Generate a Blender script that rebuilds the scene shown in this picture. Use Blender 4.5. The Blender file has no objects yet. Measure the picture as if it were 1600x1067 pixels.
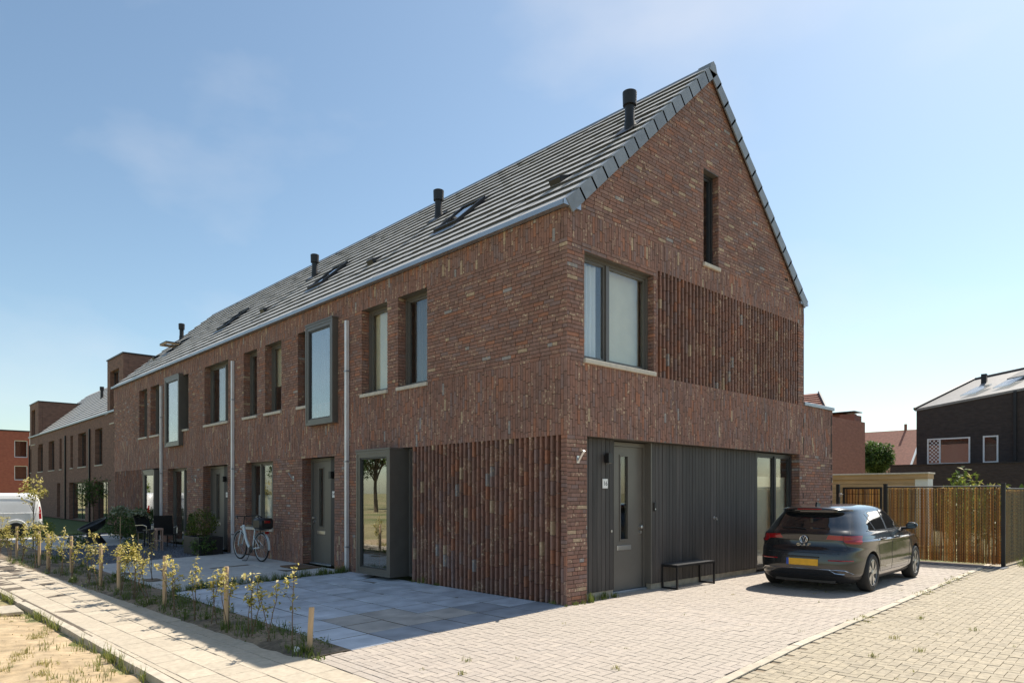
import bpy, bmesh, math, random
import numpy as np
from mathutils import Vector, Matrix
from mathutils.bvhtree import BVHTree

# ---------------------------------------------------------------- camera, sky, sun, exposure
scene = bpy.context.scene
R = math.radians
random.seed(7)
rng = np.random.default_rng(11)

CAM = Vector((6.868, -7.557, 1.65))
YAW = math.atan2(1022, 1086)                       # angle between the view and the street front
FWD = np.array([-math.cos(YAW), math.sin(YAW), 0.0])
RGT = np.array([FWD[1], -FWD[0], 0.0])
cam_data = bpy.data.cameras.new('camera')
cam_data.sensor_width = 36.0
cam_data.lens = 1086 / 1600 * 36.0
cam_data.shift_y = (770 - 533.5) / 1600
cam_data.clip_start = 0.05
cam_data.clip_end = 3000
cam = bpy.data.objects.new('camera', cam_data)
scene.collection.objects.link(cam)
cam.location = CAM
cam.rotation_euler = (R(90), 0, math.atan2(-FWD[0], FWD[1]))
scene.camera = cam

SUN_EL, SUN_AZ = R(53.4), R(0.4)
world = bpy.data.worlds.new('World')
scene.world = world
world.use_nodes = True
wn, wl = world.node_tree.nodes, world.node_tree.links
wn.clear()
w_out = wn.new('ShaderNodeOutputWorld')
w_bg = wn.new('ShaderNodeBackground')
w_bg.inputs['Strength'].default_value = 0.1
sky = wn.new('ShaderNodeTexSky')
sky.sky_type = 'NISHITA'
sky.sun_disc = False
sky.sun_elevation = SUN_EL
sky.sun_rotation = SUN_AZ
sky.air_density = 1.0
sky.dust_density = 0.75
sky.ozone_density = 1.0
# thin summer cloud, the same drift over the whole sky
w_tc = wn.new('ShaderNodeTexCoord')
w_map = wn.new('ShaderNodeMapping')
w_map.inputs['Scale'].default_value = (1.0, 1.0, 1.9)
w_map.inputs['Location'].default_value = (6.6, 3.1, 0.4)
w_nz = wn.new('ShaderNodeTexNoise')
w_nz.inputs['Scale'].default_value = 2.3
w_nz.inputs['Detail'].default_value = 7
w_nz.inputs['Roughness'].default_value = 0.5
w_rp = wn.new('ShaderNodeValToRGB')
w_rp.color_ramp.elements[0].position = 0.47
w_rp.color_ramp.elements[0].color = (0, 0, 0, 1)
w_rp.color_ramp.elements[1].position = 0.78
w_rp.color_ramp.elements[1].color = (1, 1, 1, 1)
w_mul = wn.new('ShaderNodeMath'); w_mul.operation = 'MULTIPLY'; w_mul.inputs[1].default_value = 0.42
w_mix = wn.new('ShaderNodeMix'); w_mix.data_type = 'RGBA'
w_mix.inputs[7].default_value = (5.6, 5.5, 5.6, 1)
wl.new(w_tc.outputs['Generated'], w_map.inputs['Vector'])
wl.new(w_map.outputs['Vector'], w_nz.inputs['Vector'])
wl.new(w_nz.outputs['Fac'], w_rp.inputs['Fac'])
wl.new(w_rp.outputs['Color'], w_mul.inputs[0])
wl.new(w_mul.outputs[0], w_mix.inputs[0])
w_tint = wn.new('ShaderNodeMix'); w_tint.data_type = 'RGBA'; w_tint.blend_type = 'MULTIPLY'; w_tint.inputs[0].default_value = 1.0
w_tint.inputs[7].default_value = (0.91, 0.955, 0.895, 1)
wl.new(sky.outputs['Color'], w_tint.inputs[6])
wl.new(w_tint.outputs[2], w_mix.inputs[6])
wl.new(w_mix.outputs[2], w_bg.inputs['Color'])
wl.new(w_bg.outputs['Background'], w_out.inputs['Surface'])

sun_data = bpy.data.lights.new('sun', 'SUN')
sun_data.energy = 4.2
sun_data.angle = R(0.5)
sun_data.color = (1.0, 0.93, 0.82)
sun = bpy.data.objects.new('sun', sun_data)
scene.collection.objects.link(sun)
sun_dir = Vector((math.sin(SUN_AZ) * math.cos(SUN_EL), math.cos(SUN_AZ) * math.cos(SUN_EL), math.sin(SUN_EL)))
sun.rotation_euler = sun_dir.to_track_quat('Z', 'Y').to_euler()
sun.location = (0, 20, 30)

vs = scene.view_settings
vs.view_transform = 'Standard'
vs.look = 'None'
vs.exposure = 0.82
vs.gamma = 1.0
vs.use_curve_mapping = False
scene.cycles.max_bounces = 7
scene.cycles.transparent_max_bounces = 12
scene.cycles.sample_clamp_indirect = 6.0
scene.cycles.use_denoising = True

# ---------------------------------------------------------------- helpers
COL = scene.collection
ZERO = Vector((0, 0, 0))


def gz(y):
    """ground height: level beside the house, falling gently to the street"""
    return 0.026 * max(min(y, 0.0), -5.6)


def proj(p):
    v = np.asarray(p, float) - np.array(CAM)
    d = v @ FWD
    if d < 0.2:
        return None
    return 800 + 1086 * (v @ RGT) / d, 770 - 1086 * v[2] / d


def tag(o, label=None, cat=None, group=None, kind=None):
    if label: o['label'] = label
    if cat: o['category'] = cat
    if group: o['group'] = group
    if kind: o['kind'] = kind
    return o


def thing(name, label, cat, loc=(0, 0, 0), rz=0.0, group=None):
    o = bpy.data.objects.new(name, None)
    COL.objects.link(o)
    o.location = loc
    o.rotation_euler = (0, 0, rz)
    o.empty_display_size = 0.2
    return tag(o, label, cat, group)


def root_origin(p):
    while p is not None and p.parent is not None:
        p = p.parent
    return np.array(p.location) if p is not None else np.zeros(3)


def link_mesh(name, verts, faces, mat, parent=None, world=True, tint=None, smooth=False, origin=None):
    """one mesh object; with world=True the vertices are world positions and the object sits at its thing's base"""
    verts = np.asarray(verts, float).reshape(-1, 3)
    off = np.zeros(3)
    if parent is not None and world:
        off = root_origin(parent)
    elif origin is not None:
        off = np.asarray(origin, float)
    me = bpy.data.meshes.new(name)
    me.from_pydata((verts - off).tolist(), [], faces if isinstance(faces, list) else faces.tolist())
    me.materials.append(mat)
    if tint is not None:
        a = me.attributes.new('tint', 'FLOAT', 'FACE')
        a.data.foreach_set('value', np.asarray(tint, dtype=np.float32))
    if smooth:
        me.polygons.foreach_set('use_smooth', np.ones(len(me.polygons), dtype=bool))
    o = bpy.data.objects.new(name, me)
    COL.objects.link(o)
    if parent is not None:
        o.parent = parent
    elif origin is not None:
        o.location = origin
    return o


BOXF = [(0, 3, 2, 1), (4, 5, 6, 7), (0, 1, 5, 4), (1, 2, 6, 5), (2, 3, 7, 6), (3, 0, 4, 7)]


class MB:
    """collects simple solids into one mesh; xf maps local to world"""
    def __init__(self, xf=None):
        self.v, self.f, self.t, self.xf = [], [], [], xf

    def add(self, vs_, fs, tint=0.5):
        n = len(self.v)
        for p in vs_:
            self.v.append(tuple(self.xf(p)) if self.xf else tuple(p))
        for f in fs:
            self.f.append(tuple(i + n for i in f))
            self.t.append(tint)
        return self

    def box(self, x0, x1, y0, y1, z0, z1, tint=0.5):
        return self.add([(x0, y0, z0), (x1, y0, z0), (x1, y1, z0), (x0, y1, z0),
                         (x0, y0, z1), (x1, y0, z1), (x1, y1, z1), (x0, y1, z1)], BOXF, tint)

    def bbox(self, x0, x1, y0, y1, z0, z1, b=0.006, tint=0.5):
        """box with chamfered edges"""
        bm = bmesh.new()
        bmesh.ops.create_cube(bm, size=1)
        for v in bm.verts:
            v.co = Vector(((x0 + x1) / 2 + v.co.x * (x1 - x0), (y0 + y1) / 2 + v.co.y * (y1 - y0), (z0 + z1) / 2 + v.co.z * (z1 - z0)))
        bmesh.ops.bevel(bm, geom=bm.edges[:], offset=b, segments=1, affect='EDGES')
        return self.bm(bm, tint)

    def bm(self, bm, tint=0.5):
        bm.verts.index_update()
        self.add([tuple(v.co) for v in bm.verts], [tuple(v.index for v in f.verts) for f in bm.faces], tint)
        bm.free()
        return self

    def tube(self, pts, r, n=8, tint=0.5, cap=True, closed=False):
        pts = [np.asarray(p, float) for p in pts]
        m = len(pts)
        rs = list(r) if hasattr(r, '__len__') else [r] * m
        vs_, fs = [], []
        nrm = None
        for i in range(m):
            if closed:
                d = pts[(i + 1) % m] - pts[(i - 1) % m]
            else:
                d = pts[min(i + 1, m - 1)] - pts[max(i - 1, 0)]
            d = d / (np.linalg.norm(d) + 1e-12)
            if nrm is None:
                a = np.array([0, 0, 1.0]) if abs(d[2]) < 0.9 else np.array([1.0, 0, 0])
                nrm = np.cross(d, a)
            nrm = nrm - d * (nrm @ d)
            nrm /= np.linalg.norm(nrm) + 1e-12
            b = np.cross(d, nrm)
            for k in range(n):
                t = 2 * math.pi * k / n
                vs_.append(pts[i] + rs[i] * (math.cos(t) * nrm + math.sin(t) * b))
        for i in range(m if closed else m - 1):
            j = (i + 1) % m
            for k in range(n):
                l = (k + 1) % n
                fs.append((i * n + k, i * n + l, j * n + l, j * n + k))
        if cap and not closed:
            fs.append(tuple(range(n - 1, -1, -1)))
            fs.append(tuple((m - 1) * n + k for k in range(n)))
        return self.add(vs_, fs, tint)

    def lathe(self, prof, c=(0, 0, 0), n=20, axis='z', tint=0.5):
        """prof: (radius, height) pairs revolved about an axis through c"""
        vs_, fs = [], []
        for r, h in prof:
            for k in range(n):
                t = 2 * math.pi * k / n
                a, b = r * math.cos(t), r * math.sin(t)
                if axis == 'z': p = (c[0] + a, c[1] + b, c[2] + h)
                elif axis == 'x': p = (c[0] + h, c[1] + a, c[2] + b)
                else: p = (c[0] + b, c[1] + h, c[2] + a)
                vs_.append(p)
        m = len(prof)
        for i in range(m - 1):
            for k in range(n):
                l = (k + 1) % n
                fs.append((i * n + k, i * n + l, (i + 1) * n + l, (i + 1) * n + k))
        fs.append(tuple(range(n - 1, -1, -1)))
        fs.append(tuple((m - 1) * n + k for k in range(n)))
        return self.add(vs_, fs, tint)

    def prism(self, poly, a0, a1, axis='x', tint=0.5):
        """polygon extruded along an axis; poly in the two other coordinates"""
        n = len(poly)
        def P(a, q):
            return (a, q[0], q[1]) if axis == 'x' else ((q[0], a, q[1]) if axis == 'y' else (q[0], q[1], a))
        vs_ = [P(a0, q) for q in poly] + [P(a1, q) for q in poly]
        fs = [tuple(range(n - 1, -1, -1)), tuple(range(n, 2 * n))]
        for i in range(n):
            j = (i + 1) % n
            fs.append((i, j, n + j, n + i))
        return self.add(vs_, fs, tint)

    def build(self, name, mat, parent=None, world=True, smooth=False, tinted=False, origin=None, flip=False):
        fs = [tuple(reversed(f)) for f in self.f] if flip else self.f
        o = link_mesh(name, self.v, fs, mat, parent, world, self.t if tinted else None, smooth, origin)
        if smooth:
            try:
                o.data.set_sharp_from_angle(angle=R(38))
            except Exception:
                pass
        return o


class Pieces:
    """small solid pieces (bricks, pavers, tiles): the ones that show largest become objects of their own, the rest one part"""
    def __init__(self):
        self.items = []           # verts (n,3), faces, tint

    def add(self, verts, faces, tint):
        self.items.append((np.asarray(verts, float), faces, tint))

    def score(self, v):
        c = proj(v.mean(0))
        if c is None or not (0 < c[0] < 1600 and 0 < c[1] < 1067):
            return 0
        q = [proj(p) for p in v[:8]]
        if any(p is None for p in q):
            return 0
        q = np.array(q)
        e = q.max(0) - q.min(0)
        return e[0] * e[1] + 0.001

    def build(self, parent, name, rest_name, mat, limit=300, root=None):
        sc = [(self.score(v), i) for i, (v, f, t) in enumerate(self.items)]
        sc.sort(reverse=True)
        single = set(i for s, i in sc[:limit] if s > 0)
        off = root_origin(parent) if parent is not None else np.zeros(3)
        for s, i in sc[:limit]:
            if i not in single:
                continue
            v, f, t = self.items[i]
            c = v.mean(0)
            me = bpy.data.meshes.new(name)
            me.from_pydata((v - c).tolist(), [], [tuple(q) for q in f])
            me.materials.append(mat)
            a = me.attributes.new('tint', 'FLOAT', 'FACE')
            a.data.foreach_set('value', np.full(len(f), t, dtype=np.float32))
            o = bpy.data.objects.new(name, me)
            COL.objects.link(o)
            o.parent = parent
            o.location = c - off
        V, F, T, n = [], [], [], 0
        for i, (v, f, t) in enumerate(self.items):
            if i in single:
                continue
            V.append(v)
            F += [tuple(k + n for k in q) for q in f]
            T += [t] * len(f)
            n += len(v)
        if V:
            o = link_mesh(rest_name, np.concatenate(V), F, mat, parent, True, T)
            o['kind'] = 'stuff'


# ---------------------------------------------------------------- materials
def nodes_of(name):
    m = bpy.data.materials.new(name)
    m.use_nodes = True
    nt = m.node_tree
    b = nt.nodes['Principled BSDF']
    return m, nt, nt.nodes, nt.links, b


def mat(name, col, rough=0.6, metal=0.0, var=0.25, vscale=6.0, bump=0.0, bscale=40.0, ramp=None, spec=0.5, coat=0.0,
        detail=6, constant=True, stretch=None, mix2=None, vscale2=0.7, sheen=0.0):
    """procedural surface: base colour or a ramp over the piece's own tint, broken up by noise, with fine relief"""
    m, nt, N, L, b = nodes_of(name)
    tc = N.new('ShaderNodeTexCoord')
    geo = N.new('ShaderNodeNewGeometry')
    mp = N.new('ShaderNodeMapping')
    L.new(geo.outputs['Position'], mp.inputs['Vector'])
    if stretch:
        mp.inputs['Scale'].default_value = stretch
    nz = N.new('ShaderNodeTexNoise')
    nz.inputs['Scale'].default_value = vscale
    nz.inputs['Detail'].default_value = detail
    L.new(mp.outputs['Vector'], nz.inputs['Vector'])
    if ramp:
        at = N.new('ShaderNodeAttribute'); at.attribute_name = 'tint'
        rp = N.new('ShaderNodeValToRGB')
        rp.color_ramp.interpolation = 'CONSTANT' if constant else 'LINEAR'
        els = rp.color_ramp.elements
        while len(els) < len(ramp): els.new(0.5)
        for e, (p, c) in zip(els, ramp):
            e.position = p; e.color = (*c, 1)
        L.new(at.outputs['Fac'], rp.inputs['Fac'])
        src = rp.outputs['Color']
    else:
        rgb = N.new('ShaderNodeRGB'); rgb.outputs[0].default_value = (*col, 1)
        src = rgb.outputs[0]
    if mix2:
        nz2 = N.new('ShaderNodeTexNoise')
        nz2.inputs['Scale'].default_value = vscale2
        nz2.inputs['Detail'].default_value = 5
        L.new(mp.outputs['Vector'], nz2.inputs['Vector'])
        r2 = N.new('ShaderNodeMapRange')
        r2.inputs[1].default_value = 0.45; r2.inputs[2].default_value = 0.62
        L.new(nz2.outputs['Fac'], r2.inputs[0])
        mx = N.new('ShaderNodeMix'); mx.data_type = 'RGBA'
        L.new(r2.outputs[0], mx.inputs[0]); L.new(src, mx.inputs[6]); mx.inputs[7].default_value = (*mix2, 1)
        src = mx.outputs[2]
    mr = N.new('ShaderNodeMapRange')
    mr.inputs[1].default_value = 0.25; mr.inputs[2].default_value = 0.75
    mr.inputs[3].default_value = 1 - var; mr.inputs[4].default_value = 1 + var
    L.new(nz.outputs['Fac'], mr.inputs[0])
    vm = N.new('ShaderNodeVectorMath'); vm.operation = 'SCALE'
    L.new(src, vm.inputs[0]); L.new(mr.outputs[0], vm.inputs['Scale'])
    L.new(vm.outputs[0], b.inputs['Base Color'])
    b.inputs['Roughness'].default_value = rough
    b.inputs['Metallic'].default_value = metal
    b.inputs['Specular IOR Level'].default_value = spec
    b.inputs['Coat Weight'].default_value = coat
    b.inputs['Coat Roughness'].default_value = 0.04
    if sheen:
        b.inputs['Sheen Weight'].default_value = sheen
        b.inputs['Sheen Roughness'].default_value = 0.45
        b.inputs['Sheen Tint'].default_value = (0.95, 0.97, 1.0, 1)
    if bump:
        nb = N.new('ShaderNodeTexNoise'); nb.inputs['Scale'].default_value = bscale; nb.inputs['Detail'].default_value = 4
        L.new(mp.outputs['Vector'], nb.inputs['Vector'])
        bp = N.new('ShaderNodeBump'); bp.inputs['Strength'].default_value = bump; bp.inputs['Distance'].default_value = 0.01
        L.new(nb.outputs['Fac'], bp.inputs['Height'])
        L.new(bp.outputs['Normal'], b.inputs['Normal'])
    return m


def glass_mat(name, tintc=(0.95, 0.965, 0.96), f0=0.07):
    m, nt, N, L, b = nodes_of(name)
    N.remove(b)
    lw = N.new('ShaderNodeLayerWeight'); lw.inputs['Blend'].default_value = 0.5
    pw = N.new('ShaderNodeMath'); pw.operation = 'POWER'; pw.inputs[1].default_value = 4.0
    L.new(lw.outputs['Facing'], pw.inputs[0])
    fr = N.new('ShaderNodeMapRange'); fr.inputs[3].default_value = f0; fr.inputs[4].default_value = 1.0
    L.new(pw.outputs[0], fr.inputs[0])
    tr = N.new('ShaderNodeBsdfTransparent'); tr.inputs['Color'].default_value = (*tintc, 1)
    gl = N.new('ShaderNodeBsdfGlossy'); gl.inputs['Roughness'].default_value = 0.008
    gl.inputs['Color'].default_value = (0.95, 0.95, 0.95, 1)
    mx = N.new('ShaderNodeMixShader')
    L.new(fr.outputs[0], mx.inputs[0]); L.new(tr.outputs[0], mx.inputs[1]); L.new(gl.outputs[0], mx.inputs[2])
    L.new(mx.outputs[0], N['Material Output'].inputs['Surface'])
    return m


def leaf_mat(name, ramp, trans=0.4):
    m, nt, N, L, b = nodes_of(name)
    at = N.new('ShaderNodeAttribute'); at.attribute_name = 'tint'
    rp = N.new('ShaderNodeValToRGB')
    els = rp.color_ramp.elements
    while len(els) < len(ramp): els.new(0.5)
    for e, (p, c) in zip(els, ramp):
        e.position = p; e.color = (*c, 1)
    L.new(at.outputs['Fac'], rp.inputs['Fac'])
    L.new(rp.outputs['Color'], b.inputs['Base Color'])
    b.inputs['Roughness'].default_value = 0.55
    tl = N.new('ShaderNodeBsdfTranslucent')
    L.new(rp.outputs['Color'], tl.inputs['Color'])
    mx = N.new('ShaderNodeMixShader'); mx.inputs[0].default_value = trans
    L.new(b.outputs[0], mx.inputs[1]); L.new(tl.outputs[0], mx.inputs[2])
    L.new(mx.outputs[0], N['Material Output'].inputs['Surface'])
    return m


def brick_mat(name, ramp, smear=(0.60, 0.46, 0.31)):
    """fired brick: colour by piece, cloudy firing marks and pale sand smears on some pieces"""
    m, nt, N, L, b = nodes_of(name)
    at = N.new('ShaderNodeAttribute'); at.attribute_name = 'tint'
    rp = N.new('ShaderNodeValToRGB'); rp.color_ramp.interpolation = 'CONSTANT'
    els = rp.color_ramp.elements
    while len(els) < len(ramp): els.new(0.5)
    for e, (p, c) in zip(els, ramp):
        e.position = p; e.color = (*c, 1)
    L.new(at.outputs['Fac'], rp.inputs['Fac'])
    geo = N.new('ShaderNodeNewGeometry')
    n1 = N.new('ShaderNodeTexNoise'); n1.inputs['Scale'].default_value = 14; n1.inputs['Detail'].default_value = 8
    n1.inputs['Roughness'].default_value = 0.65
    L.new(geo.outputs['Position'], n1.inputs['Vector'])
    mr = N.new('ShaderNodeMapRange'); mr.inputs[1].default_value = 0.25; mr.inputs[2].default_value = 0.75
    mr.inputs[3].default_value = 0.72; mr.inputs[4].default_value = 1.28
    L.new(n1.outputs['Fac'], mr.inputs[0])
    vm = N.new('ShaderNodeVectorMath'); vm.operation = 'SCALE'
    L.new(rp.outputs['Color'], vm.inputs[0]); L.new(mr.outputs[0], vm.inputs['Scale'])
    # pale smears where the piece's own number is high and a coarse noise agrees
    n2 = N.new('ShaderNodeTexNoise'); n2.inputs['Scale'].default_value = 23; n2.inputs['Detail'].default_value = 3
    L.new(geo.outputs['Position'], n2.inputs['Vector'])
    r2 = N.new('ShaderNodeMapRange'); r2.inputs[1].default_value = 0.56; r2.inputs[2].default_value = 0.66
    L.new(n2.outputs['Fac'], r2.inputs[0])
    gt = N.new('ShaderNodeMath'); gt.operation = 'GREATER_THAN'; gt.inputs[1].default_value = 0.78
    L.new(at.outputs['Fac'], gt.inputs[0])
    ml = N.new('ShaderNodeMath'); ml.operation = 'MULTIPLY'
    L.new(gt.outputs[0], ml.inputs[0]); L.new(r2.outputs[0], ml.inputs[1])
    ms = N.new('ShaderNodeMath'); ms.operation = 'MULTIPLY'; ms.inputs[1].default_value = 0.85
    L.new(ml.outputs[0], ms.inputs[0])
    mx = N.new('ShaderNodeMix'); mx.data_type = 'RGBA'
    L.new(ms.outputs[0], mx.inputs[0]); L.new(vm.outputs[0], mx.inputs[6]); mx.inputs[7].default_value = (*smear, 1)
    # weathering in large soft patches
    n3 = N.new('ShaderNodeTexNoise'); n3.inputs['Scale'].default_value = 0.9; n3.inputs['Detail'].default_value = 3
    L.new(geo.outputs['Position'], n3.inputs['Vector'])
    r3 = N.new('ShaderNodeMapRange'); r3.inputs[1].default_value = 0.3; r3.inputs[2].default_value = 0.7
    r3.inputs[3].default_value = 0.86; r3.inputs[4].default_value = 1.14
    L.new(n3.outputs['Fac'], r3.inputs[0])
    v3 = N.new('ShaderNodeVectorMath'); v3.operation = 'SCALE'
    L.new(mx.outputs[2], v3.inputs[0]); L.new(r3.outputs[0], v3.inputs['Scale'])
    # thin lime bloom in broken patches
    n4 = N.new('ShaderNodeTexNoise'); n4.inputs['Scale'].default_value = 1.1; n4.inputs['Detail'].default_value = 9; n4.inputs['Roughness'].default_value = 0.7
    L.new(geo.outputs['Position'], n4.inputs['Vector'])
    r4 = N.new('ShaderNodeMapRange'); r4.inputs[1].default_value = 0.60; r4.inputs[2].default_value = 0.74; r4.inputs[4].default_value = 0.30
    L.new(n4.outputs['Fac'], r4.inputs[0])
    m4 = N.new('ShaderNodeMix'); m4.data_type = 'RGBA'; m4.inputs[7].default_value = (0.46, 0.38, 0.32, 1)
    L.new(r4.outputs[0], m4.inputs[0]); L.new(v3.outputs[0], m4.inputs[6])
    L.new(m4.outputs[2], b.inputs['Base Color'])
    b.inputs['Roughness'].default_value = 0.78
    nb = N.new('ShaderNodeTexNoise'); nb.inputs['Scale'].default_value = 55; nb.inputs['Detail'].default_value = 5
    L.new(geo.outputs['Position'], nb.inputs['Vector'])
    bp = N.new('ShaderNodeBump'); bp.inputs['Strength'].default_value = 0.35; bp.inputs['Distance'].default_value = 0.008
    L.new(nb.outputs['Fac'], bp.inputs['Height']); L.new(bp.outputs['Normal'], b.inputs['Normal'])
    return m


M = {}
M['brick'] = brick_mat('brown_brick', [(0.0, (0.215, 0.120, 0.091)), (0.14, (0.246, 0.128, 0.094)), (0.32, (0.271, 0.137, 0.096)),
                                       (0.50, (0.258, 0.148, 0.116)), (0.64, (0.325, 0.143, 0.085)), (0.70, (0.232, 0.150, 0.130)),
                                       (0.78, (0.283, 0.160, 0.116)), (0.968, (0.404, 0.291, 0.190)), (0.982, (0.282, 0.254, 0.242)), (0.991, (0.242, 0.122, 0.087))])
M['mortar'] = mat('dark_mortar', (0.060, 0.040, 0.031), 0.9, var=0.3, vscale=20)
M['tile'] = mat('roof_tile', None, 0.5, ramp=[(0, (0.105, 0.105, 0.107)), (0.3, (0.12, 0.12, 0.122)), (0.7, (0.14, 0.139, 0.14))], var=0.10, vscale=9, spec=0.5, sheen=0.30)
M['verge'] = mat('verge_tile', None, 0.42, ramp=[(0, (0.185, 0.205, 0.228)), (0.5, (0.215, 0.238, 0.262))], var=0.14, vscale=9)
M['zinc'] = mat('zinc_sheet', (0.36, 0.40, 0.45), 0.42, 0.75, var=0.12, vscale=3)
M['zinc_pipe'] = mat('zinc_pipe', (0.74, 0.74, 0.75), 0.42, 0.3, var=0.10, vscale=4)
M['frame'] = mat('window_paint', (0.115, 0.107, 0.096), 0.38, var=0.06, vscale=8)
M['darkframe'] = mat('dark_frame_paint', (0.035, 0.036, 0.038), 0.4, var=0.1, vscale=8)
M['baymetal'] = mat('bay_sheet_metal', (0.145, 0.134, 0.118), 0.36, 0.35, var=0.08, vscale=5)
M['door'] = mat('door_paint', (0.128, 0.118, 0.103), 0.36, var=0.06, vscale=5)
M['plank'] = mat('black_stained_timber', None, 0.6, ramp=[(0, (0.044, 0.039, 0.036)), (0.33, (0.052, 0.046, 0.042)), (0.66, (0.061, 0.053, 0.049))], var=0.35,
                 vscale=16, stretch=(1, 1, 0.06), bump=0.35, bscale=60)
M['sill'] = mat('concrete_sill', (0.56, 0.51, 0.43), 0.75, var=0.15, vscale=14)
M['glass'] = glass_mat('window_glass')
M['glassbay'] = glass_mat('bay_glass', (0.85, 0.87, 0.86), 0.26)
M['blind'] = mat('roller_blind', (0.68, 0.62, 0.45), 0.8, var=0.08, vscale=4)
M['curtain'] = mat('net_curtain', (0.62, 0.64, 0.66), 0.85, var=0.25, vscale=14, stretch=(1, 1, 0.04))
M['dcurtain'] = mat('grey_curtain', (0.14, 0.13, 0.12), 0.85, var=0.35, vscale=14, stretch=(1, 1, 0.04))
M['interior'] = mat('interior_plaster', (0.32, 0.30, 0.27), 0.85, var=0.08)
M['steel'] = mat('brushed_steel', (0.62, 0.62, 0.62), 0.28, 0.9, var=0.05)
M['black'] = mat('black_plastic', (0.018, 0.018, 0.019), 0.42, var=0.15)
M['blackmetal'] = mat('black_metal', (0.020, 0.020, 0.021), 0.45, 0.2, var=0.2)
M['white'] = mat('white_paint', (0.78, 0.78, 0.76), 0.4, var=0.05)
M['ink'] = mat('black_ink', (0.015, 0.015, 0.015), 0.6, var=0.0)
M['concrete'] = mat('base_concrete', (0.40, 0.35, 0.27), 0.85, var=0.3, vscale=7)
PAV = [(0, (0.375, 0.323, 0.274)), (0.2, (0.399, 0.342, 0.289)), (0.45, (0.413, 0.354, 0.299)), (0.7, (0.389, 0.337, 0.288)), (0.9, (0.427, 0.367, 0.306))]
M['paver'] = mat('driveway_paver', None, 0.82, ramp=PAV, var=0.14, vscale=26, bump=0.25, bscale=120, mix2=(0.385, 0.333, 0.278), vscale2=0.45)
M['roadpaver'] = mat('road_paver', None, 0.85, ramp=[(0, (0.329, 0.279, 0.202)), (0.25, (0.347, 0.295, 0.212)), (0.5, (0.360, 0.306, 0.221)), (0.75, (0.338, 0.289, 0.212)), (0.92, (0.378, 0.320, 0.230))],
                     var=0.24, vscale=18, bump=0.3, bscale=110)
M['walk'] = mat('pavement_tile', None, 0.85, ramp=[(0, (0.44, 0.375, 0.285)), (0.3, (0.47, 0.40, 0.305)), (0.6, (0.45, 0.385, 0.295)), (0.85, (0.49, 0.42, 0.32))], var=0.15, vscale=16, bump=0.25, bscale=120)
M['slate'] = mat('blue_grey_terrace_tile', None, 0.6, ramp=[(0, (0.51, 0.54, 0.58)), (0.35, (0.56, 0.59, 0.63)), (0.7, (0.46, 0.49, 0.53)), (0.93, (0.46, 0.42, 0.375)), (0.965, (0.31, 0.325, 0.35))],
                 var=0.3, vscale=3.2, bump=0.1, bscale=60)
M['slab'] = mat('grey_garden_slab', None, 0.8, ramp=[(0, (0.54, 0.52, 0.48)), (0.4, (0.57, 0.55, 0.51)), (0.75, (0.51, 0.495, 0.465))], var=0.14, vscale=5)
M['roadjoint'] = mat('road_joint_sand', (0.24, 0.19, 0.13), 0.95, var=0.35, vscale=25)
M['joint'] = mat('joint_sand', (0.12, 0.095, 0.07), 0.95, var=0.35, vscale=25)
M['kerb'] = mat('concrete_kerb', None, 0.85, ramp=[(0, (0.44, 0.385, 0.30)), (0.5, (0.48, 0.42, 0.33))], var=0.2, vscale=9, bump=0.2)
M['sand'] = mat('bare_sand', (0.41, 0.31, 0.19), 0.95, var=0.34, vscale=7, bump=0.6, bscale=30, mix2=(0.38, 0.28, 0.165), vscale2=1.6)
M['soil'] = mat('bed_soil', (0.26, 0.195, 0.13), 0.95, var=0.45, vscale=18, bump=0.8, bscale=40, mix2=(0.12, 0.095, 0.065), vscale2=2)
M['field'] = mat('dry_field', (0.30, 0.25, 0.12), 0.95, var=0.3, vscale=0.6, mix2=(0.14, 0.16, 0.05), vscale2=0.12)
M['gravel'] = mat('slate_gravel', None, 0.8, ramp=[(0, (0.09, 0.10, 0.12)), (0.4, (0.13, 0.14, 0.165)), (0.8, (0.17, 0.18, 0.20))], var=0.2, constant=False)
M['stake'] = mat('round_wood_stake', (0.50, 0.345, 0.20), 0.75, var=0.3, vscale=14, stretch=(1, 1, 0.12), bump=0.3)
M['pine'] = mat('pine_board', None, 0.7, ramp=[(0, (0.50, 0.34, 0.19)), (0.5, (0.45, 0.30, 0.165))], var=0.2, vscale=6, stretch=(0.3, 0.3, 2))
M['bark'] = mat('bark', (0.10, 0.075, 0.05), 0.9, var=0.4, vscale=20, bump=0.6)
M['stem'] = mat('shrub_stem', (0.13, 0.085, 0.05), 0.8, var=0.3, vscale=30)
M['tyre'] = mat('tyre_rubber', (0.018, 0.018, 0.018), 0.75, var=0.15, bump=0.2)
M['alloy'] = mat('alloy_silver', (0.55, 0.54, 0.52), 0.3, 0.8, var=0.05)
M['chrome'] = mat('chrome', (0.85, 0.85, 0.86), 0.08, 1.0, var=0.02)
M['redlens'] = mat('red_lens', (0.26, 0.006, 0.009), 0.12, var=0.1, coat=0.6)
M['yellow'] = mat('yellow_plate', (0.80, 0.42, 0.02), 0.45, var=0.12, vscale=8)
M['blue'] = mat('blue_band', (0.02, 0.08, 0.42), 0.45, var=0.05)
M['reed'] = mat('reed_cane', None, 0.7, ramp=[(0, (0.24, 0.135, 0.05)), (0.35, (0.34, 0.20, 0.075)), (0.7, (0.44, 0.29, 0.12))], var=0.35, vscale=9, constant=False)

# ---------------------------------------------------------------- ground, paving
PAVF = [(0, 1, 2, 3), (0, 4, 5, 1), (1, 5, 6, 2), (2, 6, 7, 3), (3, 7, 4, 0), (4, 8, 9, 5), (5, 9, 10, 6), (6, 10, 11, 7), (7, 11, 8, 4)]


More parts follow.
